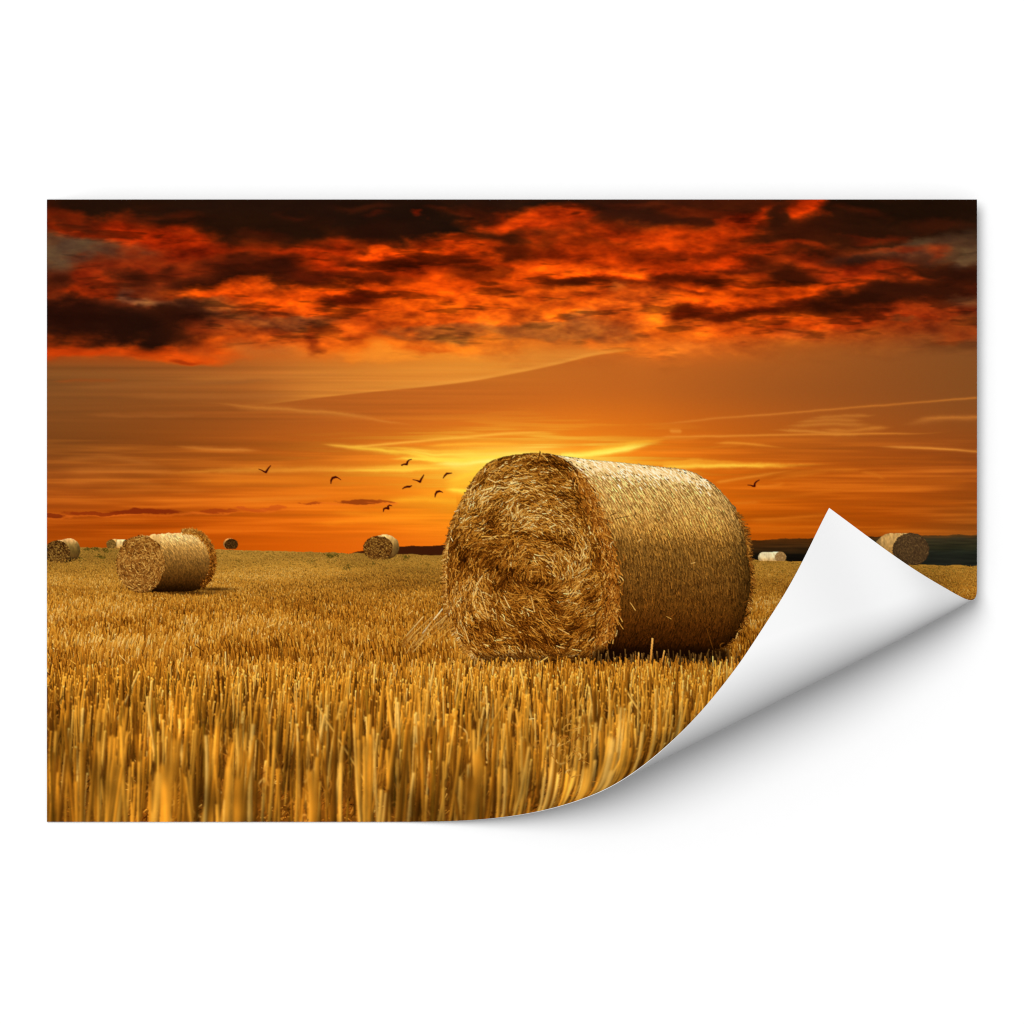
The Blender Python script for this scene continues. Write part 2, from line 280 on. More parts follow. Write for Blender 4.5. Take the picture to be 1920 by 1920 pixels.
        ([(1500, 858), (1640, 862), (1800, 856)], 5, (176, 84, 18), .5), ([(1600, 870), (1720, 866), (1840, 868)], 6, (186, 90, 20), .5), ([(1330, 1000), (1480, 990), (1600, 1000)], 5, (208, 100, 12), .5),
        ([(1200, 820), (1280, 824), (1330, 819)], 2, (230, 130, 36), .5),
    ]
    for s in S:
        streak(*s)
    # low dark cloud bars
    for (x, y, rx, ry_, col, a) in [(268, 961, 72, 6.5, (128, 40, 8), .95), (180, 964, 60, 4, (136, 44, 8), .8), (98, 968, 20, 4, (120, 38, 8), .8),
                                   (400, 959, 26, 5, (160, 58, 12), .8), (436, 960, 18, 3.5, (160, 58, 12), .7), (478, 956, 26, 5, (196, 78, 22), .6), (520, 954, 26, 6, (196, 78, 20), .6),
                                   (588, 945, 22, 3, (166, 66, 14), .8), (672, 942, 42, 6, (150, 60, 12), .95), (715, 941, 20, 3, (160, 66, 14), .8)]:
        dx, dy = (X + 6 * w3 - x) / rx, (Y + 1.2 * w3 + .6 * w2 - y) / ry_
        dy = np.where(dy > 0, dy * 1.3, dy)
        d = np.sqrt(dx * dx + dy * dy)
        mix(img, (236, 110, 30), .45 * a * np.exp(-((d - 1.45) / .35) ** 2) * (Y > y))
        mix(img, col, a * (1 - sstep(.75, 1.15, d)))
    return np.clip(img, 0, 255)


# ------------------------------------------------------------------ stroke drawing
def strokes(img, x0, y0, x1, y1, w, c0, c1, bend=None, edge=0.0, wt=None, mask=None):
    """Straws, in millimetres, drawn one after the other. c0 foot colour, c1 tip colour."""
    N = len(x0)
    ax, ay = (x0 - X0) * KX, (y0 - Y0) * KY
    bx, by = (x1 - X0) * KX, (y1 - Y0) * KY
    L = np.hypot(bx - ax, by - ay)
    n = np.maximum(2, np.ceil(L * 1.25)).astype(int)
    m = np.maximum(1, np.ceil(w * KX * 1.15)).astype(int)
    nx, ny = -(by - ay) / np.maximum(L, 1e-6), (bx - ax) / np.maximum(L, 1e-6)
    s0 = 0
    cnt = n * m
    cs = np.cumsum(cnt)
    bnd = 0 if bend is None else bend * KX
    bnd = np.broadcast_to(bnd, (N,))
    taper = np.ones(N) if wt is None else np.broadcast_to(wt, (N,))
    while s0 < N:
        s1 = max(s0 + 1, int(np.searchsorted(cs, (cs[s0 - 1] if s0 else 0) + 3_000_000)))
        q = np.repeat(np.arange(s0, s1), cnt[s0:s1])
        st = np.concatenate([[0], np.cumsum(cnt[s0:s1])[:-1]])
        loc = np.arange(len(q)) - np.repeat(st, cnt[s0:s1])
        i, j = loc // m[q], loc % m[q]
        t = i / (n[q] - 1)
        sd = (j + .5) / m[q] - .5
        wd = w[q] * KX * (1 + (taper[q] - 1) * t)
        off = sd * wd + bnd[q] * 4 * t * (1 - t)
        px = np.floor(ax[q] + (bx - ax)[q] * t + nx[q] * off).astype(int)
        py = np.floor(ay[q] + (by - ay)[q] * t + ny[q] * off).astype(int)
        col = c0[q] + (c1[q] - c0[q]) * t[:, None]
        if edge:
            col = col * (1 + edge * 2 * sd)[:, None]
        ok = (px >= 0) & (px < CW) & (py >= 0) & (py < CH)
        img[py[ok], px[ok], :3] = col[ok]
        if img.shape[2] == 4:
            img[py[ok], px[ok], 3] = 1
        s0 = s1


def ramp(v, stops):
    v = np.asarray(v)
    p = [s[0] for s in stops]
    return np.stack([np.interp(v, p, [s[1][c] for s in stops]) for c in range(3)], -1)


def horizon(x):
    return np.interp(x, [88, 240, 400, 520, 660, 835, 1100, 1405, 1500, 1740, 1832], [1027, 1027, 1030, 1034, 1037, 1042, 1047, 1050, 1053, 1060, 1061])


STRAW = [(0, (48, 22, 5)), (.2, (98, 54, 14)), (.42, (160, 98, 32)), (.65, (208, 148, 62)), (.85, (238, 192, 112)), (1, (255, 232, 180))]


def field_batch(img, ya, yb, dens=1.0, low=None):
    """stubble whose feet stand between ya and yb"""
    ys, xs = [], []
    step = 1.0
    y = ya
    while y < yb:
        d = max(y - 1030, 4)
        w = .75 + d * .0085
        k = int(PW / (w * 2.3) * dens * (1.0 if y > 1070 else .7) * min(1, 12 / (3 + d * .12)) * 1.0)
        xs.append(rng.uniform(X0 - 5, X0 + PW + 5, k))
        ys.append(rng.uniform(y, y + step, k))
        y += step
    x, y = np.concatenate(xs), np.concatenate(ys)
    keep = y > horizon(x) + 1.5
    x, y = x[keep], y[keep]
    o = np.argsort(y)
    x, y = x[o], y[o]
    N = len(x)
    d = np.maximum(y - horizon(x) + 1, 2)
    h = (1.5 + .00056 * d * d + .006 * d) * rng.uniform(.55, 1.25, N)
    w = (.58 + d * .0068) * rng.uniform(.7, 1.2, N)
    lf = low[np.clip(((y - Y0) / PH * NY).astype(int), 0, NY - 1), np.clip(((x - X0) / PW * NX).astype(int), 0, NX - 1)]
    lean = rng.normal(.06, .13, N) + .09 * lf
    stray = rng.random(N) < .035
    lean = np.where(stray, rng.normal(0, .9, N), lean)
    v = np.clip(rng.normal(.52, .18, N) + .09 * lf + .10 * (rng.random(N) < .1), .05, .93)
    pal = [(0, (66, 32, 5)), (.25, (126, 70, 14)), (.45, (182, 111, 28)), (.62, (210, 139, 42)), (.8, (230, 166, 66)), (1, (250, 206, 128))]
    c1 = ramp(v, pal)
    far = np.clip(1 - (y - 1035) / 110, 0, 1)[:, None]
    lum = c1.mean(1, keepdims=True)
    c1 = c1 * (1 - far * .75) + far * .75 * (np.array([[176, 132, 56]]) * (.62 + .42 * (lum / 130)))
    c0 = c1 * rng.uniform(.5, .85, (N, 1))
    strokes(img, x, y, x + lean * h, y - h, w, c0, c1, edge=-.16, wt=.75)


# ------------------------------------------------------------------ hay bales
FY = [850, 854, 858, 864, 875, 895, 920, 950, 985, 1020, 1060, 1100, 1140, 1180, 1210, 1230, 1246]
FL = [1000, 962, 942, 926, 910, 893, 878, 862, 847, 838, 834, 833, 838, 850, 866, 885, 905]
FR = [1020, 1040, 1050, 1060, 1074, 1088, 1101, 1113, 1127, 1139, 1148, 1152, 1151, 1142, 1130, 1120, 1110]
WY = [852, 857, 862, 867, 872, 880, 888, 907, 930, 953, 994, 1028, 1067, 1090, 1128, 1164, 1190, 1210, 1222, 1230, 1238, 1246]
WR = [1030, 1070, 1105, 1160, 1206, 1280, 1306, 1337, 1360, 1378, 1399, 1405, 1410, 1412, 1407, 1399, 1385, 1367, 1340, 1290, 1200, 1110]
SLY = [858, 872, 890, 915, 945, 985, 1030, 1085, 1140, 1180, 1215, 1250]
SLD = [2.4, 1.35, 1.0, .74, .56, .40, .22, .02, -.16, -.34, -.6, -.9]
_yy = np.arange(840, 1260, 1.0)
_F = np.concatenate([[0], np.cumsum(np.interp(_yy[:-1] + .5, SLY, SLD))])


END_STRAW = [(0, (42, 18, 3)), (.2, (84, 43, 9)), (.42, (138, 80, 21)), (.65, (186, 122, 40)), (.85, (216, 160, 74)), (1, (240, 204, 132))]


def wrap_shade(x, y):
    """print tone of the large bale's net-wrapped side"""
    yy = y - (x - 1120) * .05
    c = ramp(yy, [(846, (255, 238, 196)), (864, (246, 212, 150)), (885, (242, 202, 134)), (915, (238, 194, 118)), (955, (226, 178, 98)), (985, (204, 154, 74)),
                  (1008, (156, 114, 50)), (1040, (134, 95, 39)), (1085, (122, 82, 31)), (1125, (106, 66, 21)), (1160, (86, 48, 13)), (1190, (62, 32, 8)), (1215, (40, 19, 5)), (1245, (24, 12, 4))])
    xr = np.interp(y, WY, WR)
    e = np.clip((xr - x) / 46, 0, 1)
    k = .55 + .45 * e ** .7
    k = np.where(y > 985, k, 1 - (1 - k) * np.clip((y - 880) / 105, 0, 1) * .8)
    xl = np.interp(y, FY, FR)
    nl = np.clip((x - xl) / 26, 0, 1)
    k = k * np.where(y > 960, .76 + .24 * nl, .88 + .12 * nl)
    return c * k[..., None]


def big_bale(img, Xc, Yc):
    xl, xf, xw = np.interp(Yc, FY, FL), np.interp(Yc, FY, FR), np.interp(Yc, WY, WR)
    r1 = 2.2 * fbm(CH, 8, 5, 9, 3)[:, :1] * (Yc > 870)
    face = (Xc > xl + r1) & (Xc < xf) & (Yc > 851) & (Yc < 1246)
    wrap = (Xc >= xf) & (Xc < xw + r1 * .7) & (Yc > 852) & (Yc < 1246)
    ys, xs = np.nonzero(wrap)
    X, Y = X0 + (xs + .5) / KX, Y0 + (ys + .5) / KY
    img[ys, xs] = wrap_shade(X, Y) * .62
    # the net-wrapped side: straw in rows between the net threads
    for ps, (N, wl, wh) in enumerate([(42000, .7, 1.4), (40000, .6, 1.15)]):
        x = rng.uniform(1030, 1414, N)
        y = rng.uniform(852, 1244, N)
        yp = y - 10 * (x - 1100) / 300
        q = x - np.interp(yp, _yy, _F)
        pit = 5.5
        qn = np.round(q / pit) * pit + rng.normal(0, .9, N)
        loose = rng.random(N) < np.interp(y, [870, 940, 1020], [.08, .16, .4])
        x = np.where(loose, x, x + qn - q)
        sl = np.interp(yp, SLY, SLD) + np.where(loose, rng.normal(0, .45, N), rng.normal(0, .07, N))
        L = rng.uniform(5, 16, N)
        nrm = np.hypot(sl, 1)
        dx, dy = sl / nrm * L, L / nrm
        xe, ye = x + dx, y + dy
        ok = (x > np.interp(y, FY, FR) + 1) & (xe < np.interp(ye, WY, WR) + 1) & (x < np.interp(y, WY, WR)) & (xe > np.interp(ye, FY, FR) - 1)
        x, y, xe, ye, L = x[ok], y[ok], xe[ok], ye[ok], L[ok]
        n = len(x)
        base = wrap_shade(x, y)
        g = np.clip(rng.normal(1.0, .17, n), .5, 1.5)
        dark = rng.random(n) < np.interp(y, [870, 920, 1000], [.1, .17, .2])
        g = np.where(dark, rng.uniform(.42, .62, n), g)
        c = np.clip(base * g[:, None] * np.where(dark[:, None], np.array([[1.06, .92, .72]]), np.array([[1.03, .98, .92]])), 0, 255)
        L2 = np.where(dark, .55, 1.0)
        strokes(img, x, y, x + (xe - x) * L2, y + (ye - y) * L2, rng.uniform(wl, wh, n), c * .86, c)
    N = 7000                                     # the dark gaps between the net rows
    x = rng.uniform(1040, 1412, N)
    y = rng.uniform(862, 1130, N)
    yp = y - 10 * (x - 1100) / 300
    q = x - np.interp(yp, _yy, _F)
    x = x + (np.floor(q / 5.5) + .5) * 5.5 + rng.normal(0, .9, N) - q
    sl = np.interp(yp, SLY, SLD)
    L = rng.uniform(3, 9, N) / np.hypot(sl, 1)
    ok = (x > np.interp(y, FY, FR) + 2) & (x + sl * L < np.interp(y + L, WY, WR) - 1) & (rng.random(N) < np.interp(y, [862, 880, 920, 1000, 1130], [.2, .75, 1, .8, .35]))
    x, y, sl, L = x[ok], y[ok], sl[ok], L[ok]
    c = wrap_shade(x, y) * rng.uniform(.52, .78, (len(x), 1)) * np.array([[1.06, .92, .7]])
    strokes(img, x, y, x + sl * L, y + L, rng.uniform(.6, 1.15, len(x)), c, c)
    # lit crest
    N = 1700
    x = rng.uniform(1060, 1330, N)
    top = np.interp(x, WR[:9], WY[:9])
    y = top + np.abs(rng.normal(0, 15, N)) + 1
    c = ramp(rng.random(N), [(0, (222, 176, 104)), (.5, (246, 212, 152)), (1, (255, 240, 206))])
    fall = np.clip(1 - (y - top) / 46, 0, 1) * np.clip(1.25 - np.abs(x - 1200) / 150, .2, 1)
    ok = (rng.random(N) < fall) & (x > np.interp(y, FY, FR) + 8)
    yp = y - 10 * (x - 1100) / 300
    sl = np.interp(yp, SLY, SLD)
    L = rng.uniform(4, 10, N)
    strokes(img, x[ok], y[ok], (x + sl / np.hypot(sl, 1) * L)[ok], (y + L / np.hypot(sl, 1))[ok], rng.uniform(1, 2.2, N)[ok], c[ok], c[ok])
    N = 26
    x = rng.uniform(1080, 1330, N)
    y = np.interp(x, WR[:9], WY[:9]) + rng.uniform(1, 34, N)
    c = np.tile(np.array([[96, 60, 22]], float), (N, 1)) * rng.uniform(.7, 1.4, (N, 1))
    strokes(img, x, y, x + rng.uniform(2, 6, N), y + rng.uniform(.5, 3, N), rng.uniform(1, 2, N), c, c)

    # the straw end
    ys, xs = np.nonzero(face)
    X, Y = X0 + (xs + .5) / KX, Y0 + (ys + .5) / KY
    tone = np.interp(Y, [852, 1000, 1120, 1246], [1.0, .96, .92, .8])
    img[ys, xs] = np.array([[58, 28, 7]]) * tone[:, None]
    hh, ww = 200, 170
    angf, lit, pock = fbm(hh, ww, 26, 26, 3), fbm(hh, ww, 22, 30, 4), fbm(hh, ww, 10, 16, 3)

    def at(f, x, y):
        return f[np.clip(((y - 846) / 2.02).astype(int), 0, hh - 1), np.clip(((x - 820) / 2.02).astype(int), 0, ww - 1)]
    holes = [(926, 978, 12, 20), (846, 1002, 8, 12), (980, 1002, 16, 7), (1030, 1010, 20, 8), (1062, 1022, 14, 8), (938, 935, 14, 9), (955, 1072, 20, 6), (1015, 1092, 22, 5), (935, 1100, 14, 7),
             (985, 1172, 14, 12), (1080, 1178, 22, 6), (925, 1195, 6, 18), (1018, 868, 30, 5), (905, 905, 20, 8), (1120, 1050, 10, 20), (1060, 930, 18, 6), (1000, 1205, 30, 8), (870, 1050, 8, 16), (1040, 1120, 12, 8), (900, 1168, 14, 6), (1105, 1120, 10, 14), (990, 940, 12, 5)]
    for ps in range(3):
        N = (15000, 14000, 7500)[ps]
        x = rng.uniform(826, 1156, N)
        y = rng.uniform(848, 1246, N)
        # the spiral of the roll: straw lies along rings about a low centre
        rx, ry_ = (x - 1000) / 158, (y - 1075) / 196
        ang = np.arctan2(rx * 196, -ry_ * 158)
        ang = np.arctan2(rx / 158 * 180, -ry_ / 196 * 180)
        rr = np.hypot(rx, ry_)
        ang = ang + at(angf, x, y) * np.interp(rr, [0, .6, 1], [1.1, .75, .3]) + rng.normal(0, np.interp(rr, [0, .8, 1], [.55, .42, .3]), N)
        L = rng.uniform(8, 26, N) * (1, .95, .8)[ps]
        dx, dy = np.cos(ang) * L / 2, np.sin(ang) * L / 2
        fl = (rng.random(N) < .5)
        dx, dy = np.where(fl, dx, -dx), np.where(fl, dy, -dy)
        xa, ya, xb, yb = x - dx, y - dy, x + dx, y + dy
        pad = 3.5

        def inside(xx, yy_):
            return (xx > np.interp(yy_, FY, FL) - pad) & (xx < np.interp(yy_, FY, FR) + pad) & (yy_ > 850) & (yy_ < 1248)
        ok = inside(xa, ya) & inside(xb, yb)
        v = rng.normal((.31, .48, .63)[ps], .19, N) + .13 * np.exp(-((x - 905) / 50) ** 2 - ((y - 1105) / 42) ** 2) + .07 * np.exp(-((x - 990) / 70) ** 2 - ((y - 940) / 50) ** 2) + .10 * at(lit, x, y) - .08 * np.clip(-at(pock, x, y), 0, 2)
        v = np.where((rng.random(N) < (.0, .28, .30)[ps]), v * .40, v + .03)
        for (hx, hy, hrx, hry) in holes:
            v -= .40 * np.exp(-((x - hx) / (1.25 * hrx)) ** 2 - ((y - hy) / (1.25 * hry)) ** 2)
        ok &= ~((ps > 0) & (v < .02))
        edge_d = np.interp(y, FY, FR) - x
        v -= .06 * (edge_d < 30)
        x, y, v = x[ok], y[ok], np.clip(v[ok], 0, 1)
        n = len(x)
        c = ramp(v, END_STRAW)
        warm = np.interp(y, [900, 1100, 1240], [0, .35, .6])[:, None]
        c = c * (1 - warm * np.array([[.03, .10, .26]]))
        sh = rng.uniform(.72, 1.0, (n, 1))
        strokes(img, xa[ok], ya[ok], xb[ok], yb[ok], rng.uniform(.6, 1.6, n), c * sh, c, bend=rng.normal(0, 1.3, n), edge=.22)
    # ragged straw ends round the rims
    N = 900
    y = rng.uniform(870, 1235, N)
    side = rng.random(N)
    xl_, xw_ = np.interp(y, FY, FL), np.interp(y, WY, WR)
    left = side < .55
    x = np.where(left, xl_ + 3, xw_ - 3)
    y = np.where(left, y, np.where(y < 960, y + 90, y))
    x = np.where(left, x, np.interp(y, WY, WR) - 3)
    an = np.where(left, rng.normal(2.3, .5, N), rng.normal(.5, .7, N))
    L = rng.uniform(5, 12, N)
    v = np.where(left, rng.normal(.5, .2, N), rng.normal(.34, .16, N))
    c = ramp(np.clip(v, 0, 1), STRAW)
    strokes(img, x, y, x + np.cos(an) * L, y + np.sin(an) * L, rng.uniform(.7, 1.5, N), c, c * .9, bend=rng.normal(0, 1, N))
    N = 1500                                     # tuft at the far rim and the rim of the straw end
    y = rng.uniform(880, 1215, N)
    x = np.interp(y, FY, FR) + rng.normal(-2, 7, N)
    an = np.interp(y, [880, 1000, 1090, 1215], [.9, 1.25, 1.57, 2.0]) + rng.normal(0, .45, N)
    L = rng.uniform(6, 18, N)
    c = ramp(np.clip(rng.normal(.46, .22, N), 0, 1), STRAW) * np.array([[1, .91, .74]])
    strokes(img, x, y, x + np.cos(an) * L, y + np.sin(an) * L, rng.uniform(.8, 1.7, N), c * .8, c, bend=rng.normal(0, 1.5, N))
    one = [((1006, 877), (1013, 846), 2.0, .3), ((1010, 860), (1014, 848), 2.0, .25), ((1154, 973), (1180, 968), 1.8, .22), ((1144, 967), (1156, 962), 2, .25), ((1192, 961), (1190, 970), 1.6, .2), ((1204, 988), (1212, 976), 1.6, .6), ((1196, 1016), (1203, 1011), 2, .95),
           ((1182, 1130), (1192, 1145), 2, .85), ((1150, 1152), (1169, 1180), 2, .75), ((1296, 1057), (1304, 1055), 1.8, .9), ((1250, 1156), (1259, 1161), 1.8, .8), ((1325, 1178), (1339, 1222), 1.6, .4), ((1155, 1140), (1160, 1147), 1.8, .8),
           ((1135, 1003), (1150, 1010), 1.8, .8), ((1086, 1004), (1104, 1004), 1.8, .8), ((1118, 990), (1132, 989), 1.6, .7), ((938, 980), (975, 981), 1.8, .75), ((905, 1080), (893, 1098), 2.2, 1), ((900, 1105), (916, 1158), 2.0, .9), ((945, 1118), (956, 1140), 2.2, 1),
           ((996, 1118), (1003, 1148), 2, .9), ((1046, 1178), (1068, 1190), 2, .9), ((870, 1175), (880, 1205), 2, .95), ((985, 912), (1010, 920), 2, .95), ((915, 898), (930, 905), 2.2, 1), ((1040, 950), (1072, 980), 1.8, .85), ((1130, 1045), (1142, 1058), 2, .85)]
    P = np.array([[a[0], a[1], b[0], b[1], w, v] for a, b, w, v in one])
    c = ramp(P[:, 5] - .14, STRAW)
    strokes(img, P[:, 0], P[:, 1], P[:, 2], P[:, 3], P[:, 4] * .7, c * .9, c)
    return face, wrap


def small_bale(img, Xc, Yc, fc, fr, oc, orr, ground, facec, wrapc, dens=1.0, ragged=1.0, side=1, rim=None):
    """end disc fc/fr, other end oc/orr, standing on ground; wrapc = tones from crest to foot"""
    fx, fy = fc
    wrap = np.zeros(Xc.shape[:1] + Yc.shape[1:], bool) if False else None
    x0, x1 = min(fx - fr[0], oc[0] - orr[0]) - 4, max(fx + fr[0], oc[0] + orr[0]) + 4
    y0, y1 = min(fy - fr[1], oc[1] - orr[1]) - 4, ground + 3
    i0, i1 = int(max(0, (x0 - X0) * KX)), int(min(CW, (x1 - X0) * KX))
    j0, j1 = int((y0 - Y0) * KY), int((y1 - Y0) * KY)
    X, Y = Xc[:, i0:i1], Yc[j0:j1]
    nz = fbm(j1 - j0, i1 - i0, 5, 5, 3) * .035 * ragged
    face = (((X - fx) / fr[0]) ** 2 + ((Y - fy) / fr[1]) ** 2 + nz < 1) & (Y < ground)
    hull = np.zeros(face.shape, bool)
    for u in np.linspace(0, 1, 40):
        cx, cy = fx + (oc[0] - fx) * u, fy + (oc[1] - fy) * u
        a, b = fr[0] + (orr[0] - fr[0]) * u, fr[1] + (orr[1] - fr[1]) * u
        hull |= ((X - cx) / a) ** 2 + ((Y - cy) / b) ** 2 + nz * .6 < 1
    hull &= (Y < ground)
    swap = hull & ~face & ((X - fx) * (oc[0] - fx) < 0) & (Y > fy)
    wrap = hull & ~face & ~swap
    face = face | swap
    top = min(fy - fr[1], oc[1] - orr[1])
    v = np.clip((Y - top) / (ground - top), 0, 1) + 0 * X
    wc = ramp(v, wrapc)
    ex = np.clip(np.abs((X + 0 * Y) - (oc[0] + side * orr[0])) / (.22 * (fr[0] + orr[0])), 0, 1)
    wc = wc * (.68 + .32 * ex)[..., None] * np.array([.95, .93, .9]) * (1 + .07 * fbm(j1 - j0, i1 - i0, 6, 3, 3))[..., None]
    sub = img[j0:j1, i0:i1]
    sub[wrap] = np.clip(wc, 0, 255)[wrap]
    sub[face] = np.array(facec[0])
    size = fr[1]
    area = 4 * fr[0] * fr[1]
    N = int(area / 5 * dens)
    for ps in range(2):
        x = rng.uniform(fx - fr[0], fx + fr[0], N)
        y = rng.uniform(fy - fr[1], min(ground, fy + fr[1]), N)
        ok = ((x - fx) / fr[0]) ** 2 + ((y - fy) / fr[1]) ** 2 < .96
        x, y = x[ok], y[ok]
        n = len(x)
        an = np.arctan2((x - fx) / fr[0], -(y - fy) / fr[1]) + rng.normal(0, .7, n)
        L = np.clip(size * .14, 2.5, 9) * rng.uniform(.6, 1.4, n)
        vv = np.clip(rng.normal((.38, .55)[ps], .24, n), 0, 1)
        c = ramp(vv, [(0, facec[0]), (.5, facec[1]), (1, facec[2])])
        strokes(img, x - np.cos(an) * L / 2, y - np.sin(an) * L / 2, x + np.cos(an) * L / 2, y + np.sin(an) * L / 2, np.clip(size * .022, .8, 1.4) * rng.uniform(.7, 1.3, n), c * .85, c)
    full = lambda m: (j0, j1, i0, i1, m)
    far = (X - fx) * (oc[0] - fx) + 0 * Y < 0
    return full(face | (wrap & far)), full(wrap & ~far)


# ------------------------------------------------------------------ birds
BIRDS = [
    [((507.7, 873.5), .9), ((503.5, 878.5), 1.6), ((499, 885.5), 2.4), ((496, 885), 1.5), ((491, 882), 1.0), ((485.5, 880), .7)],
    [((620.8, 907), .9), ((621.2, 901), 1.9), ((624, 896.5), 2.4), ((629.5, 894.8), 2.2), ((634, 896.2), 1.0), ((639.5, 900), .6)],
    [((753.8, 872.5), 1.6), ((757.5, 870.8), 1.4), ((763, 870.8), 2.4), ((764.5, 866), 1.9), ((767.5, 862.8), 1.2), ((772, 861.6), .8)],
    [((774.6, 899.8), .7), ((781, 901), 1.0), ((788, 903.6), 2.4), ((790, 899), 2.0), ((792.6, 895), 1.6), ((795, 890.8), .9)],
    [((755, 917), .8), ((759, 914.2), 1.6), ((764, 912.8), 2.1), ((768.5, 912.8), 2.0), ((772.4, 911), .8)],
    [((831.2, 897), .7), ((834, 892.5), 1.7), ((838, 888.4), 2.1), ((842, 888), 1.5), ((847.5, 887.4), .8)],
    [((816, 932.5), .8), ((816.8, 927), 1.8), ((819.5, 922.6), 2.3), ((824, 921.4), 2.1), ((827.5, 922.2), 1.2), ((830.5, 923.5), .7)],
    [((719, 959.6), .8), ((720, 954.6), 1.7), ((724, 952.8), 1.9), ((728.6, 954), 2.3), ((727.6, 950), 1.8), ((730.5, 947.6), 1.3), ((735, 948.6), .8)],
    [((1402.5, 909.8), .7), ((1408, 910.3), .9), ((1412, 911.8), 1.7), ((1415.2, 911.6), 2.3), ((1415.6, 907), 1.7), ((1418.5, 903.5), 1.4), ((1424, 900.2), .8)],
]


def bird_mask(pts, Xc, Yc):
    """soft outline of one gliding bird as tapered limbs; returns window and alpha"""
    xs, ys = [p[0][0] for p in pts], [p[0][1] for p in pts]
    i0, i1 = int((min(xs) - 5 - X0) * KX), int((max(xs) + 5 - X0) * KX)
    j0, j1 = int((min(ys) - 5 - Y0) * KY), int((max(ys) + 5 - Y0) * KY)
    X, Y = Xc[:, i0:i1], Yc[j0:j1]
    al = np.zeros((j1 - j0, i1 - i0))
    for (p, a), (q, b) in zip(pts[:-1], pts[1:]):
        dx, dy = q[0] - p[0], q[1] - p[1]
        t = np.clip(((X - p[0]) * dx + (Y - p[1]) * dy) / (dx * dx + dy * dy), 0, 1)
        d = np.hypot(X - p[0] - t * dx, Y - p[1] - t * dy)
        r = (a + (b - a) * t) * .92
        al = np.maximum(al, 1 - sstep(r - .55, r + .55, d))
    return (j0, j1, i0, i1), al


